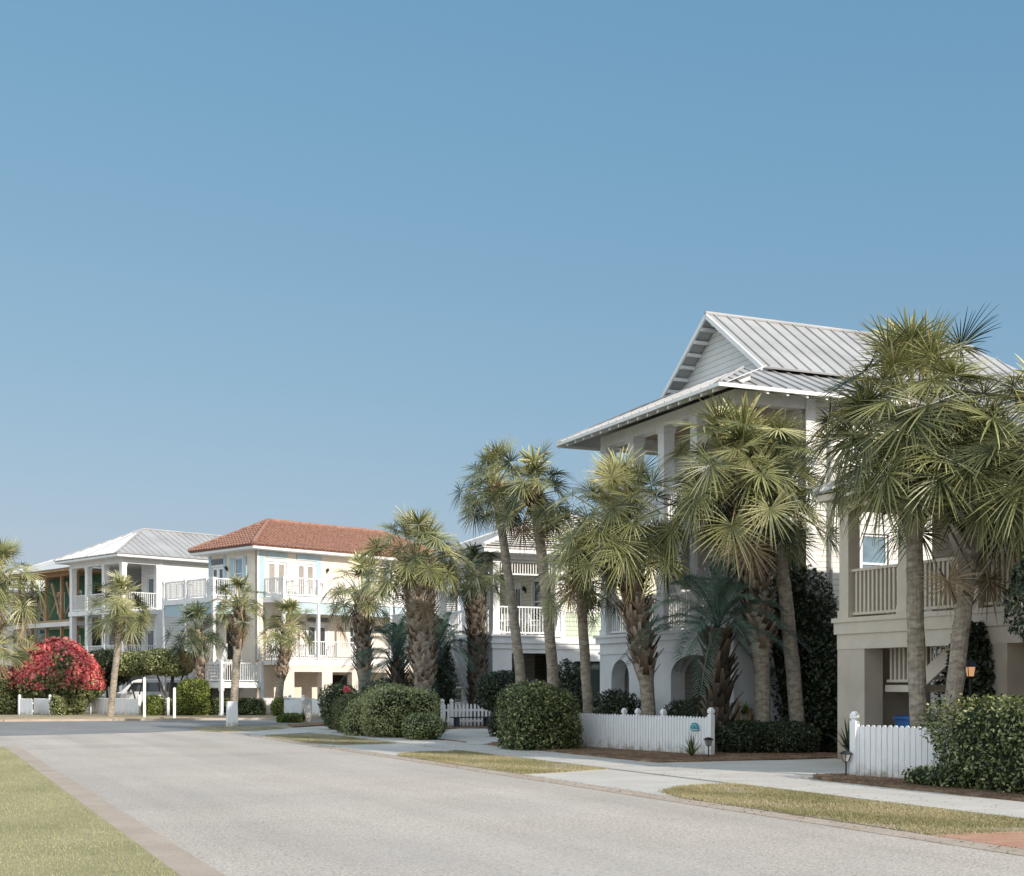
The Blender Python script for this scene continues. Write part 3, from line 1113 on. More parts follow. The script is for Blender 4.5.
def hip_roof(house, x0, x1, y0, y1, z, k, style, mat, pitch=.42, soffit='white', cap=.05, depth=.16, name='roof', mat_glare=None):
    hy = (y1 - y0) / 2
    if (x1 - x0) < (y1 - y0):
        hx = (x1 - x0) / 2
        ra = ((x0 + x1) / 2, y0 + hx, z + k * hx)
        rb = ((x0 + x1) / 2, y1 - hx, z + k * hx)
        A, B, C_, D = (x0, y0, z), (x1, y0, z), (x1, y1, z), (x0, y1, z)
        slopes = [[A, B, ra], [B, C_, rb, ra], [C_, D, rb], [D, A, ra, rb]]
    else:
        ra = (x0 + hy, (y0 + y1) / 2, z + k * hy)
        rb = (x1 - hy, (y0 + y1) / 2, z + k * hy)
        A, B, C_, D = (x0, y0, z), (x1, y0, z), (x1, y1, z), (x0, y1, z)
        slopes = [[A, B, rb, ra], [B, C_, rb], [C_, D, ra, rb], [D, A, ra]]
    mb = MB()
    for i, s in enumerate(slopes):
        n0 = len(mb.f)
        slope(mb, s, style, pitch)
        if mat_glare and i == 3:
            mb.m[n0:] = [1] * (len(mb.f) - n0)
    lift = Vector((0, 0, cap * .8))
    for p, q in ((A, ra), (B, rb if (x1 - x0) >= (y1 - y0) else ra), (C_, rb), (D, ra if (x1 - x0) >= (y1 - y0) else rb), (ra, rb)):
        if (Vector(p) - Vector(q)).length > .1:
            ridge_cap(mb, Vector(p) + lift, Vector(q) + lift, cap)
    o = mb.build(name, [mat, mat_glare] if mat_glare else mat, house)
    sm = MB()
    sm.box(x0 + .06, x1 - .06, y0 + .06, y1 - .06, z - depth - .05, z - .07)
    sm.build('soffit', soffit, house)
    return o


def stairs(house, p, q, z0, z1, w, mat='white', n=12, name='stairs', side='white', railing=True):
    """straight flight from p (low) to q (high), local xy"""
    mb = MB()
    p, q = Vector((*p, 0)), Vector((*q, 0))
    d = (q - p)
    L = d.length
    d.normalize()
    s = Vector((-d.y, d.x, 0))
    for i in range(n):
        a = p + d * (L * i / n)
        b = p + d * (L * (i + 1) / n + .03)
        z = z0 + (z1 - z0) * (i + 1) / n
        m = (a + b) / 2
        mb.beam((a.x, a.y, z - .02), (b.x, b.y, z - .02), w - .1, .045)
    for k in (-1, 1):
        o = s * (k * w / 2)
        mb.beam((p.x + o.x, p.y + o.y, z0), (q.x + o.x, q.y + o.y, z1 - .1), .06, .32, 1)
    o = mb.build(name, [mat, side], house)
    if railing:
        for k in (-1, 1):
            rb = MB()
            of = s * (k * (w / 2 + .002))
            a = p + of
            b = q + of
            rb.beam((a.x, a.y, z0 + .95), (b.x, b.y, z1 + .95), .07, .07)
            m = int(L / .14)
            for i in range(m + 1):
                u = i / m
                c = a.lerp(b, u)
                zz = z0 + (z1 - z0) * u
                rb.beam((c.x, c.y, zz + .1), (c.x, c.y, zz + .92), .035, .035, 0, (1, 0, 0))
            rb.build('railing', side, house)
    return o


def slab(house, x0, x1, y0, y1, z0, z1, mat='white', name='deck'):
    mb = MB()
    mb.box(x0, x1, y0, y1, z0, z1)
    return mb.build(name, mat, house)


def lamp_part(house, x, y, z, out=(-1, 0)):
    mb = MB()
    mb.box(x - .03, x + .03, y - .03, y + .03, z - .1, z + .1)
    mb.frus(x + out[0] * .08, y + out[1] * .08, z - .02, z + .12, .035, .06)
    mb.frus(x + out[0] * .08, y + out[1] * .08, z + .12, z + .19, .075, .015)
    mb.build('wall_lamp', 'black', house)


# ================================================================== HOUSE with the gable (big grey white one)
def house_gable():
    h = thing('house', 'tall white house with metal gable roof, arched ground floor and open porches', 'house', P(29.25, 19), TH)
    W_, D_ = 7.4, 15.0
    Z1, Z2, Z3 = 3.2, 6.2, 9.32
    # ground floor front with a small niche arch and a wide arch
    mb = MB()

    def arch_wall(y0, y1, spring, top, ztop, th=.45, n=14):
        r = (y1 - y0) / 2
        for i in range(n):
            a0 = math.pi * (1 - i / n)
            a1 = math.pi * (1 - (i + 1) / n)
            ya, yb = (y0 + y1) / 2 + r * math.cos(a0), (y0 + y1) / 2 + r * math.cos(a1)
            za, zb = spring + (top - spring) * math.sin(a0), spring + (top - spring) * math.sin(a1)
            mb.extrude([(0, ya, za), (0, yb, zb), (0, yb, ztop), (0, ya, ztop)], (th, 0, 0))
    mb.box(0, .45, 0, .8, 0, 2.95)
    arch_wall(.8, 3.15, 1.95, 2.52, 2.95)
    mb.box(0, .45, 3.15, 5.55, 0, 2.95)
    arch_wall(5.55, 6.65, 1.9, 2.45, 2.95)
    mb.box(0, .45, 6.65, W_, 0, 2.95)
    mb.box(.45, 2.2, 6.95, W_, 0, 2.95)
    mb.box(.45, 2.2, 0, .35, 0, 2.95)
    mb.build('arched_wall', 'stucco_white', h)
    # two belts
    tr = MB()
    tr.box(-.1, 2.2, -.1, W_ + .1, 2.95, 3.12)
    tr.box(-.16, 2.2, -.16, W_ + .16, 3.12, 3.2)
    tr.box(-.04, -.002, -.04, W_ + .04, 2.62, 2.7)
    tr.build('belt', 'stucco_white', h)
    rail(h, (.25, 5.57), (.25, 6.63), .55, .75, .12, .03, name='railing')
    # ground floor back wall, inside the arches
    slab(h, 2.2, 2.35, 0.02, W_ - .02, 0, 3.0, 'tan_side', 'wall')
    stairs(h, (1.55, 4.2), (1.55, .6), .0, 3.0, .9, 'stair_wood', 14, 'stairs', 'stair_wood', True)
    # porch decks
    slab(h, -.05, 2.2, -.05, W_ + .05, Z2 - .28, Z2, 'white', 'deck')
    slab(h, 0, 2.2, 0, W_, Z2 - .33, Z2 - .285, 'ceil', 'ceiling')
    slab(h, .39, 2.2, .31, W_ - .31, Z3 - .07, Z3 - .01, 'ceil', 'ceiling')
    ys = [.2, 2.0, 3.75, 5.5, W_ - .2]
    for i, y in enumerate(ys):
        column(h, .2, y, Z1, Z2 - .28, .36 if i != 2 else .4, 'stucco_white')
        column(h, .2, y, Z2, Z3 - .4, .34, 'white')
    slab(h, .35, .8, 3.2, 4.0, Z1, Z2 - .29, 'stucco_white', 'pier')
    # beam under the eave
    bm_ = MB()
    bm_.box(.02, .38, 0, W_, Z3 - .4, Z3 - .07)
    bm_.box(.38, 2.2, 0, .3, Z3 - .4, Z3 - .07)
    bm_.box(.38, 2.2, W_ - .3, W_, Z3 - .4, Z3 - .07)
    bm_.build('beam', 'white', h)
    for z in (Z1, Z2):
        for a, b in zip(ys[:-1], ys[1:]):
            rail(h, (.18, a + .18), (.18, b - .18), z, 1.02, .125, .04)
        for y in (.2, W_ - .2):
            rail(h, (.38, y), (2.2, y), z, 1.02, .125, .04)
    # back wall of the porches
    ops = [(.35, 1.2, Z1 + .02, Z1 + 2.15, 'door'), (1.6, 2.6, Z1 + .7, Z1 + 2.15, 'window'), (2.9, 3.75, Z1 + .02, Z1 + 2.2, 'door'),
           (4.6, 5.5, Z1 + .7, Z1 + 2.15, 'window'), (.8, 1.7, Z2 + .7, Z2 + 2.1, 'window'), (2.6, 4.2, Z2 + .02, Z2 + 2.15, 'french'), (5.1, 6.0, Z2 + .7, Z2 + 2.1, 'window')]
    facade(h, 'wall', 'x', 2.2, -1, .15, W_ - .15, Z1, Z3 - .08, ops, 'cream_side')
    # side wall towards the viewer
    ops = [(4.0, 4.9, 4.15, 5.75, 'window_light'), (7.6, 8.5, 4.15, 5.75, 'window_light'), (4.0, 4.9, 7.0, 8.3, 'window_light'),
           (8.4, 9.4, 7.0, 8.3, 'window'), (4.2, 5.2, .9, 2.2, 'window')]
    facade(h, 'wall', 'y', 0, -1, 2.36, D_, 0, Z3 - .05, ops, 'cream_side')
    bx = MB()
    bx.box(2.36, D_, W_ - .18, W_, 0, Z3 - .05)
    bx.box(D_ - .18, D_, .18, W_ - .18, 0, Z3 - .05)
    bx.build('wall', 'cream_side', h)
    cb = MB()
    cb.box(2.2, 2.5, -.04, -.002, 0, Z3 - .1)
    cb.box(3.9, 5.0, -.03, -.003, 5.98, 6.2)
    cb.build('corner_board', 'white', h)
    dp = MB(True)
    dp.tube([(2.95, -.09, .1), (2.95, -.09, 8.3), (2.9, -.35, 8.8)], .05, 8)
    dp.build('downpipe', 'white', h)
    # roof: low skirt all round, steep gable above
    ZE = 9.15
    zt = ZE + .95
    ev = MB()
    slope(ev, [(-1, 8.3, ZE), (-1, -.9, ZE), (1.0, 1.1, zt), (1.0, 6.3, zt)], 'seam', .45)
    slope(ev, [(-1, -.9, ZE), (16, -.9, ZE), (16, 1.1, zt), (1.0, 1.1, zt)], 'seam', .45)
    slope(ev, [(16, 8.3, ZE), (-1, 8.3, ZE), (1.0, 6.3, zt), (16, 6.3, zt)], 'seam', .45)
    ev.box(1.0, 2.1, 1.1, 6.3, zt - .1, zt - .012)
    ridge_cap(ev, (-1, -.9, ZE + .03), (1.0, 1.1, zt + .03), .045)
    ridge_cap(ev, (-1, 8.3, ZE + .03), (1.0, 6.3, zt + .03), .045)
    ridge_cap(ev, (1.0, 1.1, zt + .03), (1.0, 6.3, zt + .03), .04)
    ev.build('skirt_roof', 'metal', h)
    zr, yr, hw = 12.25, 3.7, 2.78
    ze = zr - .745 * hw
    gr = MB()
    slope(gr, [(1.5, yr - hw, ze), (13.2, yr - hw, ze), (11.2, yr, zr), (1.5, yr, zr)], 'seam', .45)
    slope(gr, [(13.2, yr + hw, ze), (1.5, yr + hw, ze), (1.5, yr, zr), (11.2, yr, zr)], 'seam', .45)
    slope(gr, [(13.2, yr + hw, ze), (13.2, yr - hw, ze), (11.2, yr, zr)], 'plain')
    ridge_cap(gr, (1.45, yr, zr + .03), (11.2, yr, zr + .03), .06)
    gr.build('gable_roof', 'metal', h)
    gw = MB()
    gw.extrude([(1.97, yr - hw + .12, ze + .02), (1.97, yr + hw - .12, ze + .02), (1.97, yr, zr - .1)], (.15, 0, 0))
    gw.build('gable', 'white_side', h)
    rk = MB()
    for sgn in (-1, 1):
        rk.beam((1.47, yr + sgn * (hw + .02), ze - .07), (1.47, yr, zr - .055), .06, .12, 0, (0, 0, 1))
        for i in range(7):
            u = (i + .6) / 7.4
            y = yr + sgn * hw * (1 - u)
            z = ze + (zr - ze) * u - .13
            rk.box(1.5, 1.96, y - .05, y + .05, z - .05, z + .04)
    rk.build('rake_trim', 'white', h)
    # eave fascia, rafter tails
    fs = MB()
    fs.box(-1.05, -1.0, -.95, 8.35, ZE - .1, ZE - .01)
    fs.box(-1.0, 16, -.95, -.9, ZE - .1, ZE - .01)
    fs.box(-1.0, 16, 8.3, 8.35, ZE - .13, ZE - .005)
    y = -.6
    while y < 8.3:
        fs.extrude([(-.98, y, ZE - .1), (.1, y, ZE + .38), (.1, y, ZE + .22), (-.98, y, ZE - .18)], (0, .07, 0))
        y += .55
    x = .4
    while x < 15.5:
        fs.extrude([(x, -.88, ZE - .08), (x, .05, ZE + .34), (x, .05, ZE + .18), (x, -.88, ZE - .16)], (.07, 0, 0))
        x += .6
    fs.build('fascia', 'white', h)
    sf = MB()
    sf.extrude([(-.98, -.88, ZE - .06), (-.98, 8.28, ZE - .06), (.4, 8.28, ZE + .55), (.4, -.88, ZE + .55)], (0, 0, -.015))
    sf.extrude([(.4, -.88, ZE - .06), (15.9, -.88, ZE - .06), (15.9, .3, ZE + .48), (.4, .3, ZE + .48)], (0, 0, -.015))
    sf.build('soffit', 'white', h)
    # ceiling closure over everything
    slab(h, .4, D_, .3, W_ - .3, Z3 - .005, Z3 + .05, 'white', 'ceiling')
    lamp_part(h, 2.1, 4.25, Z1 + 1.8)
    return h


house_gable()


# ================================================================== HOUSE at the picture's near end (tan)
def house_tan():
    h = thing('house', 'tan house with slatted balcony rails standing behind the twin palm trunks', 'house', P(25.0, 19), TH)
    Z1, Z2 = 3.2, 5.95
    Y0 = -13.0
    for y0, y1 in ((-.95, 0), (-5.2, -4.72), (-9.6, -8.9)):
        slab(h, 0, .5, y0, y1, 0, 2.84, 'tan', 'pier')
    slab(h, .5, 2.4, -.3, 0, 0, 2.84, 'tan', 'wall')
    bt = MB()
    bt.box(-.06, 2.4, Y0, .06, 2.84, 3.1)
    bt.box(-.1, 2.4, Y0, .1, 3.1, 3.2)
    bt.box(-.015, -.003, Y0, .0, 2.5, 2.84)
    bt.build('belt', 'tan_trim', h)
    slab(h, .02, .4, Y0, -.96, 2.5, 2.838, 'tan', 'beam')
    ys = [-.2, -2.2, -4.25, -6.3, -8.4, -10.5, -12.6]
    for y in ys:
        column(h, .18, y, Z1, Z2 - .3, .32, 'tan_trim')
    for a, b in zip(ys[:-1], ys[1:]):
        rail(h, (.16, a - .16), (.16, b + .16), Z1, 1.06, .13, .062, 'tan_trim', .12)
    rail(h, (.34, -.2), (2.4, -.2), Z1, 1.06, .13, .062, 'tan_trim', .12)
    slab(h, .0, .36, Y0, 0, Z2 - .3, Z2 - .05, 'tan_trim', 'beam')
    slab(h, .36, 2.4, -.34, 0, Z2 - .3, Z2 - .05, 'tan_trim', 'beam')
    # upper back wall
    facade(h, 'wall', 'x', 2.4, -1, Y0, -.35, Z1, Z2 - .05,
           [(-2.6, -1.5, Z1 + .02, Z1 + 2.15, 'door'), (-5.0, -3.8, Z1 + .7, Z1 + 2.1, 'window'), (-8, -6.6, Z1 + .02, Z1 + 2.15, 'french')], 'tan_side')
    # lower recessed wall, stairs under the deck
    facade(h, 'wall', 'x', 3.6, -1, Y0, -.3, 0, 2.84, [(-4.4, -3.4, .02, 2.1, 'dark'), (-7.4, -6.2, .9, 2.2, 'window')], 'tan_side')
    slab(h, .55, 1.7, -1.8, -.97, 1.55, 1.7, 'tan_trim', 'landing')
    slab(h, .55, .67, -1.95, -1.83, 0, 2.5, 'tan_trim', 'post')
    rail(h, (.61, -.98), (.61, -1.82), 1.7, 1.0, .14, .06, 'tan_trim')
    stairs(h, (1.1, -1.96), (1.1, -3.6), 1.7, 2.84, 1.0, 'tan_trim', 7, 'stairs', 'tan_trim', True)
    stairs(h, (3.0, -3.6), (3.0, -2.2), .1, 1.6, .9, 'stair_wood', 8, 'stairs', 'tan_trim', True)
    stairs(h, (2.2, -4.9), (2.2, -7.6), .1, 2.84, 1.0, 'stair_wood', 13, 'stairs', 'tan_trim', True)
    # body
    bd = MB()
    bd.box(3.78, 12, -.3, -.12, 0, Z2 - .05)
    bd.box(2.58, 3.78, -.53, -.35, 2.9, Z2 - .05)
    bd.box(11.8, 12, Y0, -.3, 0, Z2 - .05)
    bd.box(2.4, 12, Y0, Y0 + .2, 0, Z2 - .05)
    bd.build('wall', 'tan_side', h)
    hip_roof(h, -.45, 12.4, Y0 - .5, .3, 6.05, .55, 'seam', 'metal', .45, 'tan_trim')
    return h


house_tan()


# ================================================================== HOUSE in pale green and yellow (middle)
def house_green():
    h = thing('house', 'pale green and yellow house with weathered white hip roof and spindled corner porch', 'house', P(51.0, 21.5), TH)
    Z1, ZE = 3.78, 7.15
    W_, D_ = 9.5, 11.0
    PD = 3.1
    # ground floor: near side wall with an opening and shuttered window
    facade(h, 'wall', 'y', 0, -1, 0, D_, 0, 3.2, [(.86, 2.6, 0, 3.02, 'open'), (3.75, 5.0, .75, 2.7, 'open')], 'stucco_white', .3)
    slab(h, 3.75, 4.36, .1, .15, .75, 2.7, 'shutter', 'shutter')
    slab(h, 4.39, 5.0, .1, .15, .75, 2.7, 'shutter', 'shutter')
    slab(h, .32, 3.0, 2.4, 2.5, 0, 3.2, 'tan_side', 'wall')
    slab(h, 1.4, 2.5, 2.28, 2.39, 0, 2.3, 'dark', 'door')
    facade(h, 'wall', 'x', 0, -1, .3, W_, 0, 3.2, [(3.4, 4.4, .9, 2.3, 'window'), (6.0, 7.2, .02, 2.2, 'dark')], 'stucco_white', .3)
    bt = MB()
    bt.box(-.06, D_, -.06, W_ + .06, 3.2, 3.42)
    bt.box(-.12, D_, -.12, W_ + .12, 3.42, 3.5)
    bt.box(-.02, D_, -.02, W_, 3.5, 3.7)
    bt.box(-.1, PD, -.1, W_ + .1, 3.7, Z1)
    bt.build('belt', 'stucco_white', h)
    for y in (.18, 3.2, 6.3, W_ - .18):
        column(h, .18, y, Z1, ZE - .25, .3, 'white')
    column(h, PD - .1, .15, Z1, ZE - .25, .26, 'white')
    ysr = [.18, 3.2, 6.3, W_ - .18]
    for a, b in zip(ysr[:-1], ysr[1:]):
        rail(h, (.16, a + .15), (.16, b - .15), Z1, 1.15, .13, .03)
        # spindle frieze at the top
        rail(h, (.16, a + .15), (.16, b - .15), ZE - .95, .62, .12, .035, name='frieze')
    rail(h, (.33, .16), (PD - .23, .16), Z1, 1.15, .13, .03)
    rail(h, (.33, .16), (PD - .23, .16), ZE - .95, .62, .12, .035, name='frieze')
    # far end of the porch: louvred screen
    lv = MB()
    for i in range(16):
        z = Z1 + 1.25 + i * .085
        lv.beam((.9, W_ - .2, z), (2.0, W_ - .2, z), .05, .05)
    lv.box(.82, .9, W_ - .25, W_ - .15, Z1, ZE - .3)
    lv.box(2.0, 2.08, W_ - .25, W_ - .15, Z1, ZE - .3)
    lv.build('louvre_screen', 'white', h)
    rail(h, (.33, W_ - .2), (PD, W_ - .2), Z1, 1.15, .13, .03)
    facade(h, 'wall', 'x', PD, -1, 0, W_, Z1, ZE - .1,
           [(1.9, 2.8, Z1 + .6, Z1 + 2.5, 'window'), (4.1, 4.9, Z1 + .05, Z1 + 2.4, 'door'), (6.6, 7.6, Z1 + .6, Z1 + 2.4, 'window')], 'yellow_side')
    lamp_part(h, PD - .06, 3.5, Z1 + 2.1)
    # near side wall beyond the porch, sunlight put into the yellow upper part
    facade(h, 'wall', 'y', .02, -1, PD + .19, D_, Z1 + 1.0, ZE - .1, [(3.85, 4.75, Z1 + 1.05, Z1 + 2.3, 'window')], 'yellow_side')
    slab(h, PD + .19, D_, .015, .2, 3.7, Z1 + 1.0, 'green_side', 'wall')
    lb = MB()
    lb.box(PD - .02, PD + .2, -.03, .0, 3.7, ZE - .1)
    lb.box(PD + .2, D_, -.02, .014, Z1 + .97, Z1 + 1.05)
    lb.build('corner_board', 'white', h)
    bb = MB()
    bb.box(PD + .19, D_, W_ - .2, W_, 0, ZE - .1)
    bb.box(D_ - .2, D_, .2, W_ - .2, 0, ZE - .1)
    bb.build('wall', 'yellow_side', h)
    be = MB()
    be.box(.02, .34, .02, W_, ZE - .25, ZE - .05)
    be.box(.34, PD, .02, .32, ZE - .25, ZE - .05)
    be.build('beam', 'white', h)
    slab(h, .1, PD, .1, W_ - .1, ZE - .09, ZE - .04, 'tan_trim', 'ceiling')
    hip_roof(h, -.7, D_ + .7, -.7, W_ + .7, ZE + .15, .38, 'course', 'shake', .34, 'white', .09)
    # front stair block: landing, pier, descending flight
    slab(h, -1.9, -.08, 3.4, 7.4, 3.3, 3.75, 'stucco_white', 'landing')
    slab(h, -1.9, -1.5, 6.7, 7.4, 0, 3.3, 'stucco_white', 'pier')
    slab(h, -1.9, -1.6, 3.4, 3.7, 0, 3.3, 'stucco_white', 'pier')
    stairs(h, (-1.2, .2), (-1.2, 3.4), .2, 3.6, 1.1, 'stucco_white', 15, 'stairs', 'stucco_white', True)
    rail(h, (-1.85, 3.4), (-1.85, 7.4), 3.75, 1.1, .13, .03)
    return h


house_green()


# ================================================================== HOUSE peach with terracotta roof
def house_peach():
    h = thing('house', 'peach house with terracotta tile roof and pale blue trimmed balconies', 'house', (-14.55, 77.0, 0), THA)
    Z1, Z2, ZE = 3.15, 6.72, 9.62
    L, D = 14.0, 5.0
    # sunlit long face (y = 0)
    ops = [(.72, 2.05, Z2 + .05, Z2 + 2.1, 'french_blind'), (2.8, 4.1, Z2 + .05, Z2 + 2.1, 'french_blind'), (7.7, 8.8, Z2 + .75, Z2 + 2.1, 'window_light'),
           (10.2, 11.4, Z2 + .05, Z2 + 2.1, 'french_blind'),
           (1.1, 2.2, Z1 + .05, Z1 + 2.1, 'french'), (3.5, 5.0, Z1 + .05, Z1 + 2.1, 'french'), (6.7, 8.1, Z1 + .8, Z1 + 2.1, 'window'), (10, 11.2, Z1 + .05, Z1 + 2.1, 'french')]
    facade(h, 'wall', 'y', 0, -1, 0, L, Z1, ZE - .1, ops, 'peach')
    facade(h, 'wall', 'y', 0, -1, 0, L, 0, Z1, [(4.9, 6.6, 0, 2.3, 'open')], 'peach')
    # shaded short face (x = 0)
    ops = [(1.45, 2.25, Z2 + .55, Z2 + 2.35, 'window_light'), (3.4, 4.65, Z2 + .05, Z2 + 1.95, 'french'), (2.2, 3.2, Z1 + .05, Z1 + 2.1, 'dark')]
    facade(h, 'wall', 'x', 0, -1, .0, D, 0, ZE - .1, ops, 'peach')
    bb = MB()
    bb.box(.19, L, D - .2, D, 0, ZE - .1)
    bb.box(L - .2, L, .19, D - .2, 0, ZE - .1)
    bb.build('wall', 'peach', h)
    # blue pilasters, transoms, shutters
    for a in ((.1, .52), (4.15, 4.55), (9.4, 9.8)):
        slab(h, a[0], a[1], -.04, -.002, Z2, ZE - .3, 'blue', 'pilaster')
    for a in ((.72, 2.05), (2.8, 4.1), (10.2, 11.4)):
        slab(h, a[0] - .05, a[1] + .05, -.05, -.002, Z2 + 2.3, Z2 + 2.62, 'blue', 'transom')
    for a in ((3.12, 3.38), (4.68, 4.95)):
        slab(h, -.04, -.002, a[0], a[1], Z2, ZE - .3, 'blue', 'pilaster')
    for a in ((1.02, 1.36), (2.36, 2.7)):
        slab(h, -.05, -.002, a[0], a[1], Z2 + .5, Z2 + 2.4, 'blue', 'shutter')
    slab(h, -.05, -.003, 3.42, 4.62, Z2 + 2.1, Z2 + 2.42, 'glass', 'transom')
    for a in ((3.55, 5.1), (1.0, 2.3), (7.4, 8.0)):
        slab(h, a[0], a[1], -.05, -.003, Z1 + 2.3, Z1 + 2.55, 'glass', 'transom')
    lp = MB()
    lp.box(.0, .12, -.05, -.004, Z1, ZE - .2)
    lp.build('corner_board', 'white', h)
    lamp_part(h, 4.95, -.06, Z2 + 1.75, (0, -1))
    lamp_part(h, -.06, 2.95, Z2 + 1.75, (-1, 0))

    def gallery(x0, x1, y0, y1, zs, posts, rails):
        for z in zs:
            slab(h, x0, x1, y0, y1, z - .3, z, 'white', 'deck')
        for (x, y, a, b) in posts:
            column(h, x, y, a, b, .17, 'white', 'post')
        for (p, q, z) in rails:
            rail(h, p, q, z, 1.05, .14, .035)
    # long balcony
    xs = [.5, 2.9, 5.6, 8.3, 11.0, 13.8]
    posts = []
    for x in xs:
        posts += [(x, -1.9, Z1, Z2 - .3), (x, -1.9, Z2, Z2 + 1.12)]
    rails = []
    for a, b in zip(xs[:-1], xs[1:]):
        rails += [((a + .09, -1.9), (b - .09, -1.9), Z2), ((a + .09, -1.9), (b - .09, -1.9), Z1)]
    rails += [((.5, -1.8), (.5, -.02), Z2), ((.5, -1.8), (.5, -.02), Z1)]
    gallery(.4, L, -2.0, -.01, (Z1, Z2), posts, rails)
    vb = MB()
    for a, b in zip(xs[:-1], xs[1:]):
        vb.box(a + .09, b - .09, -1.93, -1.87, Z2 - .95, Z2 - .302)
    vb.build('valance', 'blue_pale', h)
    # side balcony
    yb = [1.5, 2.2, 4.4, 6.8]
    posts, rails = [], []
    for y in yb:
        posts += [(-1.9, y, Z2, Z2 + 1.12)]
        if y != 2.2:
            posts += [(-1.9, y, .0 if y != 1.5 else Z1, Z2 - .3)]
    for a, b in zip(yb[:-1], yb[1:]):
        rails += [((-1.9, a + .09), (-1.9, b - .09), Z2)]
    rails += [((-1.8, 1.5), (-.02, 1.5), Z2), ((-1.9, 3.4), (-1.9, 6.7), Z1), ((-1.8, 6.8), (-.02, 6.8), Z2)]
    gallery(-2.0, -.01, 1.4, 6.9, (Z1, Z2), posts, rails)
    vb = MB()
    vb.box(-1.93, -1.87, 1.6, 4.3, Z2 - .95, Z2 - .302)
    vb.box(-1.93, -1.87, 4.5, 6.7, Z2 - .95, Z2 - .302)
    vb.box(-1.8, -.05, 1.47, 1.53, Z2 - .95, Z2 - .302)
    vb.build('valance', 'blue', h)
    # ground-floor piers under the long balcony
    for x in (.4, 3.1, 5.3, 8.0, 10.7, 13.2):
        slab(h, x, x + .75, -2.0, -1.55, 0, Z1 - .3, 'peach_low', 'pier')
    for a, b in ((1.15, 3.1), (3.85, 5.3), (6.05, 8.0), (8.75, 10.7), (11.45, 13.2)):
        slab(h, a, b, -1.98, -1.6, 2.45, Z1 - .3, 'peach_low', 'lintel')
    # landing and stairs at the corner
    slab(h, -3.7, -.9, -2.0, .3, 1.55, 1.85, 'white', 'landing')
    for x, y in ((-3.6, -1.9), (-1.0, -1.9), (-3.6, .2), (-1.0, .2)):
        column(h, x, y, 0, 1.55, .16, 'white', 'post')
        column(h, x, y, 1.85, 3.0, .14, 'white', 'post')
    rail(h, (-3.52, -1.9), (-1.08, -1.9), 1.85, 1.05, .14, .035)
    rail(h, (-3.6, -1.82), (-3.6, .12), 1.85, 1.05, .14, .035)
    rail(h, (-1.0, -1.82), (-1.0, .12), 1.85, 1.05, .14, .035)
    stairs(h, (-2.9, .3), (-1.4, 1.9), 1.85, 3.1, 1.1, 'white', 7, 'stairs', 'white', True)
    bk = MB()
    bk.box(-3.3, -1.2, .1, .25, 0, 1.5)
    bk.build('lattice', 'tan_side', h)
    hip_roof(h, -.85, L + .85, -.85, D + .85, ZE, .54, 'tile', 'tile', .4, 'white', .12)
    return h


house_peach()


# ================================================================== HOUSE white with metal hip roof
def house_white():
    h = thing('house', 'white sided house with grey metal hip roof and two storey column porch', 'house', (-24.85, 86.0, 0), THA)
    Z1, Z2, ZE = 3.2, 6.6, 9.95
    W_, D_, PD = 7.0, 15.0, 2.65
    for y in (.18, 2.45, 4.7, W_ - .18):
        column(h, .18, y, 0, ZE - .45, .34, 'white')
    column(h, PD - .02, .16, Z1, ZE - .45, .3, 'white')
    for z in (Z1, Z2):
        slab(h, -.05, PD, -.05, W_ + .05, z - .3, z, 'white', 'deck')
        ys = [.18, 2.45, 4.7, W_ - .18]
        for a, b in zip(ys[:-1], ys[1:]):
            rail(h, (.16, a + .17), (.16, b - .17), z, 1.05, .14, .04)
        rail(h, (.35, .16), (PD - .17, .16), z, 1.05, .14, .04)
    facade(h, 'wall', 'x', PD, -1, .0, 2.2, 0, ZE - .1, [(.6, 1.5, Z2 + .05, Z2 + 2.2, 'door'),
                                                    (.6, 1.6, Z1 + .05, Z1 + 2.2, 'door')], 'white_side')
    facade(h, 'wall', 'y', 0, -1, PD + .18, D_, 0, ZE - .1, [(7.5, 8.5, Z2 + .7, Z2 + 2.2, 'window_light'), (5.0, 6.0, Z1 + .7, Z1 + 2.2, 'window_light')], 'white_side')
    bb = MB()
    bb.box(PD + .18, D_, W_ - .2, W_, 0, ZE - .1)
    bb.box(D_ - .2, D_, .18, W_ - .2, 0, ZE - .1)
    bb.build('wall', 'white_side', h)
    cb = MB()
    cb.box(PD, PD + .28, -.03, -.002, 0, ZE - .1)
    cb.build('corner_board', 'white', h)
    bm_ = MB()
    bm_.box(.02, .36, .02, W_, ZE - .45, ZE - .06)
    bm_.box(.36, PD, .02, .32, ZE - .45, ZE - .06)
    bm_.build('beam', 'white', h)
    hip_roof(h, -.75, D_ + .75, -.75, W_ + .75, ZE + .1, .5, 'seam', 'metal', .5, 'white', .06, mat_glare='metal_white')  # glare on the left slope put into the colour as a whiter material
    return h


house_white()


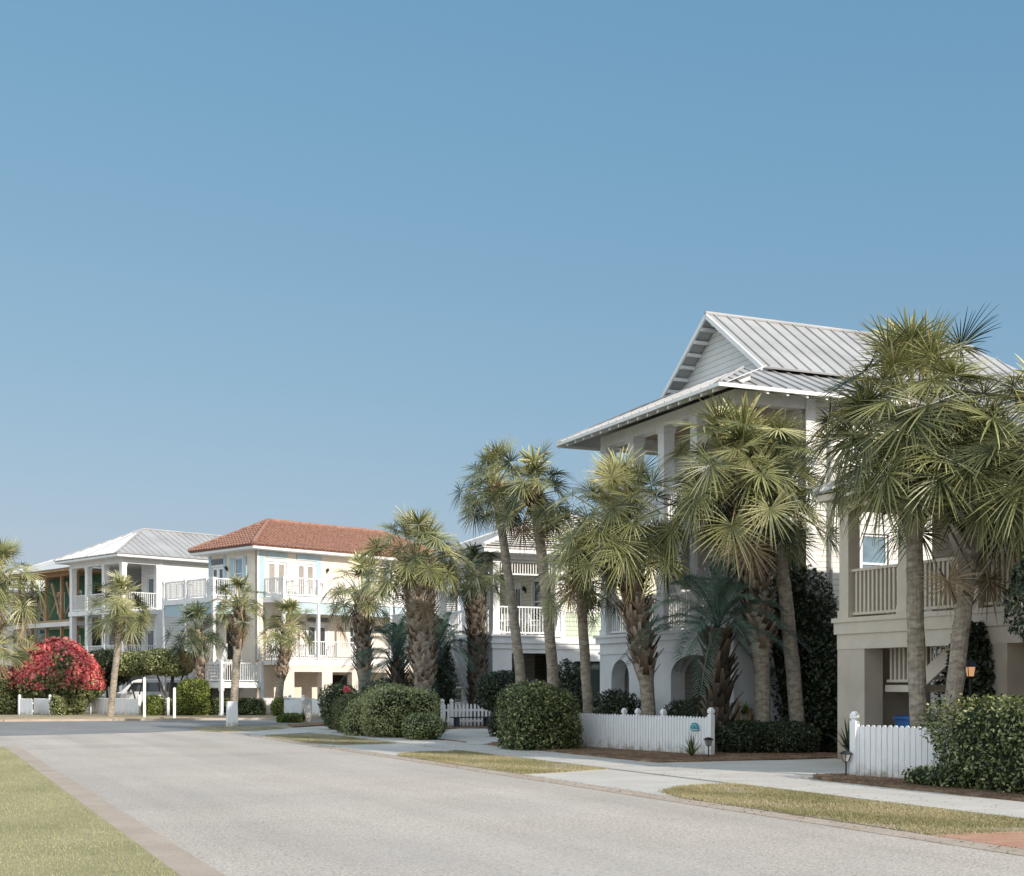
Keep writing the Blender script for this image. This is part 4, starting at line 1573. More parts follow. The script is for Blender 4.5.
# ================================================================== HOUSE under construction
def house_frame():
    h = thing('house', 'unfinished house with dark green sheathing and raw lumber porch framing', 'house', (-24.85 + .704 * 1.5 - .71 * 8.6, 86 + .71 * 1.5 + .704 * 8.6, 0), THA)
    Z2, ZE = 6.15, 9.7
    W_, D_, PD = 9.2, 11.0, 2.3
    facade(h, 'wall', 'x', PD, -1, 0, W_, 0, ZE, [(1.0, 2.0, Z2 + .3, Z2 + 2.6, 'dark'), (4.0, 5.0, Z2 + .9, Z2 + 2.3, 'window_light'), (6.6, 7.6, Z2 + .9, Z2 + 2.3, 'window_light'),
                                            (1.2, 2.6, 3.4, 5.6, 'dark'), (4.2, 5.0, 3.8, 5.2, 'window_light'), (6.4, 7.4, 3.8, 5.2, 'window_light')], 'sheath', .2)
    bb = MB()
    bb.box(PD + .2, D_, 0, .2, 0, ZE)
    bb.box(PD + .2, D_, W_ - .2, W_, 0, ZE)
    bb.box(D_ - .2, D_, .2, W_ - .2, 0, ZE)
    bb.build('wall', 'sheath', h)
    dk = MB()
    dk.box(-.3, PD, -.2, W_ + .2, Z2 - .35, Z2 - .04)
    dk.build('deck', 'metal_white', h)
    dl = MB()
    dl.box(-.2, PD, 0, W_, Z2 - .035, Z2 + .12)
    dl.box(-.1, .1, 0, W_, ZE - .35, ZE - .1)
    dl.build('plate', 'lumber', h)
    ys = [.2, 2.4, 4.7, 7.0, 9.0]
    for y in ys:
        for z0, z1 in ((0, Z2 - .35), (Z2 + .12, ZE - .35)):
            slab(h, -.1, .1, y - .1, y + .1, z0, z1, 'lumber', 'post')
    br = MB()
    for a, b in zip(ys[:-1], ys[1:]):
        br.beam((.0, a + .2, Z2 + .2), (.0, a + 1.5, ZE - .8), .1, .2)
        br.beam((.14, b - .1, Z2 + .3), (.14, a + .3, ZE - 1.2), .05, .1)
        br.beam((.14, a + .1, ZE - 1.5), (.14, a + 1.5, ZE - 1.5), .05, .14)
    br.build('brace', 'lumber', h)
    hip_roof(h, -.9, D_ + .5, -.6, W_ + .6, ZE + .08, .42, 'plain', 'metal_white', .5, 'lumber', .04)
    return h


house_frame()

# far pale house at the picture's edge
hp = thing('house', 'plain pinkish white house half hidden behind the leftmost palm', 'house', at(-8, 104), R(52))
facade(hp, 'wall', 'x', 0, -1, -3, 9, 0, 8.6, [(1.2, 2.3, 5.6, 7.2, 'window_light'), (4.2, 5.3, 5.6, 7.2, 'window_light'), (1.2, 2.3, 2.0, 3.6, 'window_light')], 'pink_wall')
facade(hp, 'wall', 'y', -3, -1, .0, 9, 0, 8.6, [(2.2, 3.3, 5.6, 7.2, 'window_light'), (5.2, 6.3, 5.6, 7.2, 'window_light')], 'pink_wall')
q_ = MB()
q_.box(.2, 9, 8.8, 9, 0, 8.6)
q_.box(8.8, 9, -2.8, 8.8, 0, 8.6)
q_.build('wall', 'pink_wall', hp)
hip_roof(hp, -.6, 9.6, -3.6, 9.6, 8.7, .4, 'seam', 'metal_white', .5, 'white', .05)


# ------------------------------------------------------------------ fences
def post_mesh(mb, x, y, h, w=.13):
    a = w / 2
    mb.box(x - a, x + a, y - a, y + a, 0, h - .17)
    mb.box(x - a * .72, x + a * .72, y - a * .72, y + a * .72, h - .17, h - .13)
    mb.box(x - a, x + a, y - a, y + a, h - .13, h - .06)
    mb.frus(x, y, h - .06, h, a * .98, a * .45)


def fence(label, A, B, h=.95, gap=.108, pw=.088, posts=(0, 1), ph=1.17, back=(), group='white picket fences', mat='fence'):
    A, B = Vector((A[0], A[1], 0)), Vector((B[0], B[1], 0))
    L = (B - A).length
    rot = math.atan2(B.y - A.y, B.x - A.x)
    root = thing('picket_fence', label, 'fence', A, rot, group)
    mb = MB()
    rg = random.Random(int(L * 100))
    n = int(L / gap)
    for i in range(n):
        x = (i + .5) * L / n
        dz = rg.uniform(-.008, .008)
        w = pw / 2
        pts = [(x - w, 0, .05), (x + w, 0, .05), (x + w, 0, h - .05 + dz), (x + w * .35, 0, h + dz), (x - w * .35, 0, h + dz), (x - w, 0, h - .05 + dz)]
        y0 = rg.uniform(-.002, .002)
        mb.extrude([(p[0], y0, p[2]) for p in pts], (0, -.02, 0))
    mb.box(0, L, .012, .05, .22, .31)
    mb.box(0, L, .012, .05, h - .3, h - .21)
    mb.build('picket_panel', mat, root)
    for u in posts:
        pm = MB()
        post_mesh(pm, L * u, .02 if 0 < u < 1 else .0, ph)
        pm.build('post', mat, root, .006)
    for u in back:
        pm = MB()
        post_mesh(pm, L * u, .13, ph - .06, .12)
        pm.build('post', mat, root, .006)
    return root


f1 = fence('long white picket fence with teal sign beside the driveway', P(32.8, 16.15), P(27.3, 17.1), posts=(0, 1), back=(.38, .48, .66))
fence('short white picket fence joining the large glossy hedge', P(20.05, 15.62), P(18.0, 16.2), gap=.118, pw=.105, posts=(0,), h=.98, ph=1.22)
fence('open slatted white picket fence behind the navy bench', P(50.2, 19.0), P(50.2, 21.6), gap=.16, pw=.085, posts=(0, .15), ph=1.15)
fence('white fence panel at the foot of the pink flowering bush', at(34, 76.3), at(50, 75), posts=(1,), gap=.1, pw=.092, group='white fences beyond the cross street')
fence('white fence panel with a dark climber beside the leftmost flowering bush', at(19.5, 75.6), at(32.5, 74.5), posts=(0,), gap=.1, pw=.092, group='white fences beyond the cross street')
fence('white fence in front of the parked white van', at(91, 78.4), at(139, 74.6), posts=(0, 1), gap=.1, pw=.092, group='white fences beyond the cross street')
fence('white fence with ball topped posts behind the low clipped hedge', at(160, 76.5), at(283, 76.5), posts=(0, .4, .63), gap=.1, pw=.094, group='white fences beyond the cross street', h=.98)
fence('white fence joining the low white wall', at(283, 74.0), at(352, 71.0), posts=(.1, .3, .55), gap=.1, pw=.094, group='white fences beyond the cross street', h=.98)

# low white gate wall, pillar, posts
lw = thing('low_wall', 'low white masonry wall with a small round plaque near the peach house', 'wall', at(286, 63.7), R(-44.8))
mb = MB()
mb.box(0, 1.3, -.12, .12, 0, 1.02)
mb.box(1.3, 1.62, -.3, .3, 0, 1.06)
mb.box(-.04, 1.66, -.15, .15, 1.061, 1.11)
mb.build('wall', 'stucco_white', lw, .01)
mb = MB()
mb.tube([(1.2, -.121, .72), (1.2, -.14, .72)], .09, 14)
mb.build('plaque', 'navy', lw)

pl = thing('pillar', 'square white pillar standing on the dry grass island', 'pillar', at(232, 54.4), R(20))
mb = MB()
mb.frus(0, 0, 0, 1.0, .215, .2)
mb.build('shaft', 'fence', pl, .012)
mb = MB()
mb.frus(0, 0, 1.0, 1.04, .215, .19)
mb.build('cap', 'white', pl, .01)


def white_post(px, Y, h, label):
    r = thing('wooden_post', label, 'post', at(px, Y), R(10), 'thin white posts by the cross street')
    mb = MB()
    mb.box(-.065, .065, -.065, .065, 0, h)
    mb.frus(0, 0, h + .001, h + .06, .065, .02)
    mb.build('shaft', 'white', r, .006)
    return r


white_post(144.5, 69.5, 2.05, 'tallest thin white post, beside the leaning palm trunk')
white_post(174.5, 68.0, 1.52, 'middle sized thin white post in front of the trimmed tree')
white_post(168.5, 73.0, .98, 'shortest thin white post, close behind a taller one')

# teal sign on the fence
a = Vector(P(27.3, 17.1)); b = Vector(P(32.8, 16.15))
d = (b - a).normalized()
nrm = Vector((-VX, -VY, 0))
c = a + d * .52 + Vector((-d.y, d.x, 0)) * 0
if True:
    side = Vector((d.y, -d.x, 0))
    if side.dot(nrm) < 0:
        side = -side
    sg = thing('fence_sign', 'small teal arched sign hung on the long white fence', 'sign', (c + side * .045), math.atan2(d.y, d.x))
    loc_side = 1 if Vector((-math.sin(sg.rotation_euler.z), math.cos(sg.rotation_euler.z), 0)).dot(side) > 0 else -1
    mb = MB()
    pts = [(.15 * math.cos(t), 0, .665 + .135 * math.sin(t)) for t in [math.pi * k / 16 for k in range(17)]]
    mb.extrude(pts, (0, loc_side * .018, 0))
    mb.extrude([(-.145, 0, .612), (.145, 0, .612), (.145, 0, .66), (-.145, 0, .66)], (0, loc_side * .018, 0))
    mb.build('board', 'teal', sg)
    mk = MB()
    y0, dy = loc_side * .0185, loc_side * .003
    # pale emblem: a small wave and a sun ring
    for k in range(9):
        t0, t1 = math.pi * k / 9, math.pi * (k + 1) / 9
        mk.extrude([(r_ * math.cos(t), y0, .685 + r_ * math.sin(t)) for r_, t in ((.08, t0), (.08, t1), (.066, t1), (.066, t0))], (0, dy, 0))
    for k in range(7):
        x = -.12 + k * .035
        mk.extrude([(x, y0, .624), (x + .024, y0, .624), (x + .024, y0, .648), (x, y0, .648)], (0, dy, 0))
    mk.build('emblem', 'teal_pale', sg)


# path lights
def path_light(px, Y, label, lit):
    r = thing('path_light', label, 'garden light', at(px, Y), R(25), 'black path lights beside the driveway')
    mb = MB()
    mb.tube([(0, 0, 0), (0, 0, .3)], .014, 8)
    mb.build('stake', 'black', r)
    mb = MB()
    mb.frus(0, 0, .31, .44, .035, .06)
    mb.build('lens', 'lamp_glass', r)
    mb = MB()
    for sx in (-1, 1):
        for sy in (-1, 1):
            mb.beam((sx * .037, sy * .037, .305), (sx * .062, sy * .062, .442), .009, .009)
    mb.frus(0, 0, .29, .31, .02, .04)
    mb.frus(0, 0, .441, .462, .085, .085)
    mb.frus(0, 0, .462, .50, .08, .03)
    mb.build('frame', 'black', r)
    return r


path_light(708.5, 31.0, 'black solar path light in front of the long fence end post', 0)
path_light(846, 24.6, 'black solar path light beside the short fence post', 0)

# bench
bn = thing('bench', 'low navy slatted bench in front of the open slatted fence', 'bench', P(49.6, 20.0), TH + R(4))
mb = MB()
for k in range(4):
    mb.box(-.85, .85, -.2 + k * .105, -.11 + k * .105, .40, .44)
mb.build('seat', 'navy', bn, .004)
for x in (-.65, .65):
    mb = MB()
    mb.box(x - .05, x + .05, -.18, -.09, 0, .398)
    mb.box(x - .05, x + .05, .09, .18, 0, .398)
    mb.box(x - .04, x + .04, -.09, .09, .28, .36)
    mb.build('leg', 'navy', bn)

# hanging lantern on a post by the tan house
lt = thing('lantern', 'lit post lantern with a dark cap among the vines of the tan house', 'lamp', at(970.5, 25.5), 0)
mb = MB()
mb.tube([(0, 0, 0), (0, 0, 1.82)], .035, 8)
mb.frus(0, 0, 1.82, 1.86, .05, .075)
mb.build('post', 'black', lt)
mb = MB()
mb.frus(0, 0, 1.865, 2.04, .05, .072)
mb.build('lens', 'lamp_glow', lt)
mb = MB()
mb.frus(0, 0, 2.045, 2.1, .115, .08)
mb.frus(0, 0, 2.1, 2.17, .08, .035)
mb.frus(0, 0, 2.17, 2.23, .018, .01)
for sx in (-1, 1):
    for sy in (-1, 1):
        mb.beam((sx * .052, sy * .052, 1.86), (sx * .074, sy * .074, 2.046), .012, .012)
mb.build('cap', 'navy', lt)

bi = thing('storage_bin', 'blue plastic storage bin under the tan house balcony', 'bin', at(915, 29.6), TH)
mb = MB()
mb.frus(0, 0, 0, .95, .24, .31)
mb.build('body', 'binblue', bi, .02)
mb = MB()
mb.frus(0, 0, .951, 1.01, .34, .33)
mb.frus(0, 0, 1.01, 1.04, .3, .2)
mb.build('lid', 'binblue', bi)


# white van
def van():
    r = thing('parked_van', 'white van parked behind the white fence under the trimmed trees', 'van', at(146, 83.0), R(4))
    W = .9
    prof = [(-2.4, .42), (-2.42, .95), (-2.25, 1.12), (-1.35, 1.28), (-.62, 1.95), (-.3, 2.05), (2.1, 2.05), (2.35, 1.85), (2.45, 1.2), (2.45, .42)]
    mb = MB()
    mb.extrude([(x, -W, z) for x, z in prof], (0, 2 * W, 0))
    body = mb.build('body', 'car', r, .05)
    mb = MB()
    for a, b in ((-.62, .12), (.2, 1.05), (1.13, 2.1)):
        q = [(a - (.38 if a < -.5 else 0), -W - .006, 1.30), (b, -W - .006, 1.30), (b, -W - .006, 1.85), (a + .02, -W - .006, 1.85)]
        mb.extrude(q, (0, .012, 0))
    mb.build('side_window', 'glass', r)
    mb = MB()
    mb.extrude([(-1.3, -.78, 1.335), (-1.3, .78, 1.335), (-.68, .72, 1.905), (-.68, -.72, 1.905)], (-.012, 0, .012))
    mb.build('windscreen', 'glass_light', r)
    for x in (-1.6, 1.6):
        for y in (-W + .1, W - .1):
            t = MB(True)
            t.tube([(x, y - .11, .34), (x, y + .11, .34)], .34, 20)
            tr = t.build('wheel', 'tyre', r)
            t = MB(True)
            t.tube([(x, y - .118, .34), (x, y + .118, .34)], .21, 16)
            t.build('rim', 'rim', tr)
    for y in (-.7, .7):
        t = MB()
        t.box(-2.45, -2.3, y - .16, y + .16, .88, 1.04)
        t.build('headlight', 'lamp_glass', r)
    t = MB()
    t.box(-.75, -.55, -W - .22, -W - .02, 1.25, 1.4)
    t.build('mirror', 'car', r)
    t = MB()
    t.box(-2.5, -2.38, -W + .03, W - .03, .38, .6)
    t.build('bumper', 'car', r)


van()


# balcony chairs and tables
def chair_proto(label, loc, rot, group, mat):
    r = thing('patio_chair', label, 'chair', loc, rot, group)
    mb = MB()
    for k in range(5):
        mb.box(-.22, .22, -.22 + k * .09, -.15 + k * .09, .42, .45)
    mb.build('seat', mat, r)
    mb = MB()
    for k in range(5):
        x = -.18 + k * .09
        mb.beam((x, .22, .5), (x, .30, .92), .06, .02, 0, (0, 1, 0))
    mb.beam((-.23, .30, .93), (.23, .30, .93), .04, .06)
    mb.build('backrest', mat, r)
    for sx in (-.22, .22):
        mb = MB()
        mb.beam((sx, -.2, 0), (sx, -.2, .64), .04, .04, 0, (1, 0, 0))
        mb.build('leg', mat, r)
        mb = MB()
        mb.beam((sx, .22, 0), (sx, .31, .95), .04, .04, 0, (1, 0, 0))
        mb.build('leg', mat, r)
        mb = MB()
        mb.beam((sx, -.24, .65), (sx, .27, .65), .06, .03)
        mb.build('armrest', mat, r)
    return r


def hl(origin, rot, x, y, z):
    c, s = math.cos(rot), math.sin(rot)
    return (origin[0] + c * x - s * y, origin[1] + s * x + c * y, z)


def table_at(label, loc, rot, mat, group=None):
    r = thing('patio_table', label, 'table', loc, rot, group)
    mb = MB()
    mb.tube([(0, 0, .70), (0, 0, .73)], .42, 20)
    mb.build('tabletop', mat, r)
    mb = MB()
    mb.tube([(0, 0, 0), (0, 0, .70)], .035, 8)
    mb.frus(0, 0, 0, .03, .24, .22)
    mb.build('pedestal', mat, r)
    return r


GB = P(51.0, 21.5)
c0 = chair_proto('white slatted chair at the railing corner of the pale green house porch', hl(GB, TH, 1.0, 1.2, 3.78), TH + R(-60), 'white porch chairs', 'white')
cspots = [(GB, TH, 2.2, .9, 3.78, 100, 'white slatted chair nearest the window wall of the pale green house porch'),
          (GB, TH, 1.5, 2.5, 3.78, 190, 'white slatted chair behind the round table on the green house porch')]
AO = (-14.55, 77.0)
cspots += [(AO, THA, 1.3, -1.2, 6.72, 160, 'white chair on the upper balcony by the first french doors of the peach house'),
           (AO, THA, 3.3, -1.2, 6.72, 200, 'white chair on the upper balcony between the french doors of the peach house'),
           (AO, THA, 2.2, -1.1, 3.15, 170, 'white chair on the middle balcony left of the tall post of the peach house'),
           (AO, THA, 4.4, -1.1, 3.15, 150, 'white chair on the middle balcony right of the tall post of the peach house')]
for o_, r_, x, y, z, a_, lab in cspots:
    cc = copy_tree(c0)
    cc.location = hl(o_, r_, x, y, z)
    cc.rotation_euler.z = r_ + R(a_)
    cc['label'] = lab
table_at('round white table on the pale green house porch', hl(GB, TH, 1.6, 1.6, 3.78), TH, 'white')
table_at('round white table on the upper balcony of the peach house', hl(AO, THA, 2.4, -1.0, 6.72), THA, 'white')

# ------------------------------------------------------------------ palms
def T(px, Y, py, base_px, baseY=None):
    b = at(base_px, baseY or Y)
    t = at(px, Y)
    return b, (t[0], t[1], zat(py, Y))


def palm_at(label, cpx, cpy, bpx, Y, **kw):
    b, t = T(cpx, Y, cpy, bpx)
    return palm(label, b, t, **kw)


# near row, from the tan house away
palm_at('palm with smooth leaning trunk, the left of the twin trunks before the tan house', 916, 424, 922, 25.8, Rr=2.65, n=77, nl=40, seed=3, r0=0.175, r1=0.145, boots=(.72, 1.0), bulge=.7, lo=-26, dead=1, tone=.48, bow=(-.15, 0), boot_len=.3)
palm_at('palm whose trunk carries forked leaf stubs, the right of the twin trunks', 978, 488, 944, 25.2, Rr=2.10, n=47, nl=40, seed=5, r0=0.165, r1=0.150, boots=(.6, .99), bulge=-.05, dead=2, tone=.5, boot_len=.62, smat='stub_grey', dens=11, lo=-14)
palm_at('palm cut off by the right picture edge, only its fronds showing', 1050, 452, 1056, 24.4, Rr=2.35, n=59, nl=40, seed=8, r0=.22, r1=.18, boots=(.8, 1.0), tone=.5)
palm_at('big palm with shaggy brown trunk rising out of the low driveway hedge', 741, 474, 763, 33.6, Rr=2.45, n=89, nl=38, seed=13, r0=0.180, r1=0.250, boots=(.38, 1.0), dead=4, tone=.58, bulge=.35, bow=(.3, 0), boot_len=.36)
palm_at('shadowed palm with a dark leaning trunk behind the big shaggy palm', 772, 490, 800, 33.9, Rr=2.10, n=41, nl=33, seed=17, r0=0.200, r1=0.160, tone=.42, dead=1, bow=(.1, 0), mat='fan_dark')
palm_at('palm with crisscross trunk behind the long white picket fence', 619, 522, 652, 35.0, Rr=2.25, n=74, nl=38, seed=21, r0=0.170, r1=0.240, boots=(.34, 1.0), dead=3, tone=.58, bulge=.3, bow=(.25, 0), boot_len=.42)
palm_at('shortest smooth trunked palm beside the dome hedge', 580, 578, 590.5, 37.0, Rr=1.50, n=35, nl=33, seed=25, r0=0.140, r1=0.135, dead=1, tone=.48, boots=(.93, 1.0))
palm_at('tall bending palm, the right of the slender pair over the green house', 533, 492, 556, 39.5, Rr=1.70, n=48, nl=31, seed=29, r0=0.175, r1=0.140, dead=3, tone=.45, bow=(.22, 0), boots=(.9, 1.0))
palm_at('tall bending palm, the left of the slender pair over the green house', 494, 484, 526, 41.5, Rr=1.60, n=46, nl=31, seed=31, r0=0.165, r1=0.120, dead=1, tone=.45, bow=(.2, 0), boots=(.95, 1.0))
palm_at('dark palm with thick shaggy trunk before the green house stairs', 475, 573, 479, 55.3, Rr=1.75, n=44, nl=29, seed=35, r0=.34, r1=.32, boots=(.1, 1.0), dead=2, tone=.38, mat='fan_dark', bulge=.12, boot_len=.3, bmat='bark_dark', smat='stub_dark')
palm_at('stout palm with pale crisscross trunk behind the rounded hedges', 416, 556, 424, 52.0, Rr=2.30, n=67, nl=31, seed=39, r0=.2, r1=.45, boots=(.25, 1.0), dead=2, tone=.52, bulge=.4, boot_len=.45, bow=(.15, 0))
palm_at('palm with drooping fronds before the peach house balcony', 362, 590, 365, 62.0, Rr=2.25, n=32, nl=29, seed=43, r0=.28, r1=.28, boots=(.38, 1.0), dead=2, tone=.5, bulge=.2, droop=.45, boot_len=.4)
# far row
palm_at('palm in front of the peach house with a trunk leaning at its foot', 288, 624, 276, 73.5, Rr=1.85, n=37, nl=26, seed=47, r0=0.220, r1=0.190, boots=(.4, 1.0), bulge=.3, dead=1, tone=.55)
palm_at('slender palm growing right behind the white pillar', 240, 602, 232.5, 57.5, Rr=1.50, n=35, nl=26, seed=51, r0=.17, r1=.16, boots=(.62, 1.0), bulge=.25, dead=2, tone=.5)
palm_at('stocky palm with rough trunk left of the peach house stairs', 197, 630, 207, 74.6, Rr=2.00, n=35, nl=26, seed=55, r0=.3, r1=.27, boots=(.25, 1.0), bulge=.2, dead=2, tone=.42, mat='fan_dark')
palm_at('leaning palm with pale trunk before the white sided house', 122, 606, 110, 71.5, Rr=2.20, n=41, nl=26, seed=59, r0=0.170, r1=0.170, boots=(.72, 1.0), bulge=.35, dead=1, tone=.55, droop=.35)
palm_at('small thin palm standing beside the pink flowering bush', 28, 650, 21, 77.0, Rr=1.20, n=27, nl=20, seed=63, r0=.16, r1=.13, dead=1, tone=.55)
palm_at('leftmost large palm, its fronds entering the picture edge', -2, 582, -14, 57.0, Rr=2.30, n=49, nl=29, seed=67, r0=.22, r1=.22, boots=(.6, 1.0), dead=3, tone=.55, droop=.35)
palm_at('low leftmost palm with yellowish fronds under the large one', -4, 642, -8, 64.0, Rr=1.70, n=32, nl=26, seed=71, r0=.2, r1=.18, dead=2, tone=.62)

feather_palm('blue green feather palm in front of the arched ground floor', at(718, 33.4), zat(628, 33.4), 1.75, 30, 5, 'feather leaved palms')
feather_palm('blue green feather palm left of the stout crisscross trunk', at(398, 55.0), zat(660, 55), 1.9, 34, 9, 'feather leaved palms')
feather_palm('blue green feather palm right of the stout crisscross trunk', at(439, 55.0), zat(648, 55.0), 1.7, 24, 15, 'feather leaved palms')

# cut stump with a bromeliad
sx_ = at(741, 34.6)
stp = thing('tree_stump', 'split orange brown palm stump with a bromeliad growing in it', 'stump', (sx_[0], sx_[1], 0), 0)
mb = MB(True)
for k in range(9):
    a_ = k * .7
    x, y = .16 * math.cos(a_), .16 * math.sin(a_)
    hh = .95 + .55 * ((k * 37) % 7) / 7
    mb.tube([(x, y, 0), (x * 1.2, y * 1.2, hh * .5), (x * 1.9, y * 1.9, hh)], [.1, .07, .03], 7)
mb.build("trunk", "lumber", stp)
spiky('bromeliad', 'yellow green bromeliad on the split stump', 'plant', (sx_[0] + .05, sx_[1] - .2, .95), 34, .38, .06, 'hedge_light', .6)
spiky('fern', 'dark arching fern at the corner pier of the tan house', 'plant', (at(849, 28.2)[0], 28.2, .3), 40, .75, .05, 'hedge_deep', .5)
spiky('spiky_plant', 'spiky strap leaved plant at the foot of the long white fence', 'plant', (at(692, 31.3)[0], 31.3, .05), 60, .62, .035, 'hedge', .42)
spiky('spiky_plant', 'grassy plant beside the gate post of the bench driveway', 'plant', (at(443, 46)[0], 46, .05), 60, .7, .035, 'hedge_dull', .55)
spiky('spiky_plant', 'low strap leaved plant before the low white wall', 'plant', (at(303, 62.3)[0], 62.3, .02), 60, .65, .05, 'hedge_deep', .6)

# ------------------------------------------------------------------ hedges, shrubs, trees
bush('hedge', 'large glossy hedge joined to the short white fence', 'hedge', P(14.9, 15.95), TH,
     [((0, 0, .66), (.8, 2.45, .76), 30000), ((-.5, 2.6, .12), (.4, .75, .2), 1500)], .075, ['hedge'], 'clipped hedges', p=3.4, amp=.17, lumps=22, core=.82, tone=.52, spread=.95)
bush('hedge', 'dome hedge at the far end of the long white fence', 'hedge', at(538, 35.4), TH,
     [((0, 0, .72), (.92, .98, .82), 19000)], .085, ['hedge'], 'clipped hedges', p=4.2, amp=.15, lumps=22, core=.84, tone=.5, spread=.95)
bush('hedge', 'rounded bright hedge under the stout palm', 'hedge', at(400, 43.8), TH,
     [((0, 0, .76), (1.1, 1.25, .8), 16000), ((-.3, 1.6, .6), (.9, .9, .68), 8000)], .085, ['hedge'], 'clipped hedges', p=3.6, amp=.2, lumps=20, core=.84, tone=.78)
bush('hedge', 'olive rounded hedge left of the bright one', 'hedge', at(361, 47.5), TH,
     [((0, 0, .62), (.95, 1.15, .68), 9000)], .08, ['hedge_dull'], 'clipped hedges', p=3.2, amp=.2, lumps=16, core=.84, tone=.62)
bush('hedge', 'small light green mound in front of the bright hedge', 'hedge', at(423, 41.6), TH,
     [((0, 0, .36), (.55, .8, .42), 4500)], .07, ['hedge'], 'clipped hedges', p=2.6, amp=.2, core=.82, tone=.65)
bush('flowering_shrub', 'dark shrub with one red bloom beside the olive hedge', 'shrub', at(341, 51.0), 0,
     [((0, 0, .85), (.72, .7, .85), 5000)], .1, ['hedge'], None, amp=.3, core=.72, tone=.35)
fl = thing('red_flower', 'single red bloom on the dark shrub', 'flower', (at(347, 50.2)[0], 50.2, zat(692, 50.2)))
nm = NM()
blob(nm, (0, 0, 0.1), (.13, .13, .11), 90, .12, 5, tone=.5)
nm.build('petal', ['flower'], fl)
bush('hedge', 'low dark hedge behind the long white fence', 'hedge', P(29.6, 18.0), TH,
     [((0, 0, .62), (.4, 1.1, .68), 6000)], .07, ['hedge_deep'], 'clipped hedges', p=4, amp=.08, core=.86, tone=.5)
bush('shrub', 'dark shrub with pale tips beneath the niche arch', 'shrub', P(34.0, 18.1), TH,
     [((0, 0, .75), (.5, .9, .8), 4200)], .1, ['hedge_deep'], None, amp=.3, core=.72, tone=.62)
bush('hedge', 'low dark hedge lining the driveway beside the end post', 'hedge', at(766, 33.4), R(5),
     [((-.6, 0, .38), (.75, .75, .44), 6500), ((.45, -.15, .36), (.8, .7, .44), 6500)], .07, ['hedge_deep'], 'clipped hedges', p=3.2, amp=.15, core=.84, tone=.6)
bush('dark_tree', 'dense dark evergreen tree between the white and tan houses', 'tree', at(803, 35.4), 0,
     [((0, 0, 2.2), (.95, .85, 2.1), 9000), ((-.75, .4, 1.5), (.7, .7, 1.4), 5000)], .13, ['hedge_deep'], 'evergreens between the houses', amp=.3, lumps=14, core=.76, tone=.5,
     trunk=[([(0, 0, 0), (.05, 0, 1.0), (0, .1, 2.2)], .12)])
bush('dark_tree', 'shadowed evergreen tree touching the corner of the tan house', 'tree', at(832, 34.2), 0,
     [((0, .3, 1.35), (.65, .8, 1.45), 6500)], .13, ['hedge_deep'], 'evergreens between the houses', amp=.3, core=.76, tone=.42,
     trunk=[([(0, 0, 0), (.05, .1, .6), (0, .3, 1.4)], .09)])
bush('dark_tree', 'deep green shrub tree at the back of the driveway', 'tree', P(25.9, 24.5), 0,
     [((0, 0, 1.6), (1.3, 1.2, 1.7), 6500)], .14, ['hedge_deep'], 'evergreens between the houses', amp=.3, core=.78, tone=.4,
     trunk=[([(0, 0, 0), (.05, .1, .8), (0, .1, 1.6)], .1)])
bush('climbing_vine', 'dark climbing vine around the lit lantern of the tan house', 'vine', at(976, 26.3), 0,
     [((-.1, 0, 1.4), (.42, .35, 1.5), 6200), ((.36, .1, 1.1), (.34, .3, 1.15), 3200)], .11, ['hedge_deep'], None, amp=.35, lumps=14, core=.6, tone=.5)
bush('overhanging_tree', 'dark leafy branch tree entering at the right picture edge above the hedge', 'tree', at(1056, 22.5), 0,
     [((0, 0, 3.25), (.62, .6, .85), 3600)], .11, ['hedge_deep'], None, amp=.35, core=.62, tone=.5,
     trunk=[([(.1, .2, 0), (.12, .15, 1.5), (0, 0, 3.1)], .07)])
bush('shrub', 'dark rounded shrub on stems before the green house stairs', 'shrub', at(499, 47.2), 0,
     [((0, 0, 1.5), (.82, .8, .68), 5200)], .1, ['hedge_deep'], None, amp=.28, core=.76, tone=.48,
     trunk=[([(.02, 0, 0), (0, 0, .6), (.1, 0, 1.3)], .05), ([(-.1, 0, 0), (-.2, .05, .7), (-.35, 0, 1.4)], .04)])
bush('shrub', 'leafy shrub against the white wall of the green house', 'shrub', at(571, 47.5), 0,
     [((0, 0, 1.2), (.6, .6, 1.25), 4200)], .11, ['hedge_deep'], None, amp=.3, core=.72, tone=.5)
bush('shrub', 'low dark shrub at the bench end beside the dome hedge', 'shrub', at(503, 44.0), 0,
     [((0, 0, .45), (.42, .4, .5), 3000)], .08, ['hedge_deep'], None, amp=.22, core=.78, tone=.62)
bush('cypress', 'narrow dark conical shrub right of the stout palm trunk', 'shrub', at(440, 54.5), 0,
     [((0, 0, 1.5), (.62, .6, 1.55), 5200)], .1, ['hedge_deep'], None, amp=.18, core=.8, tone=.3)
bush('shrub', 'dark tangled undergrowth shrub under the left feather palm', 'shrub', at(392, 57.5), 0,
     [((0, 0, 1.0), (1.35, .8, 1.0), 5200)], .12, ['hedge_deep'], None, amp=.25, core=.78, tone=.42)

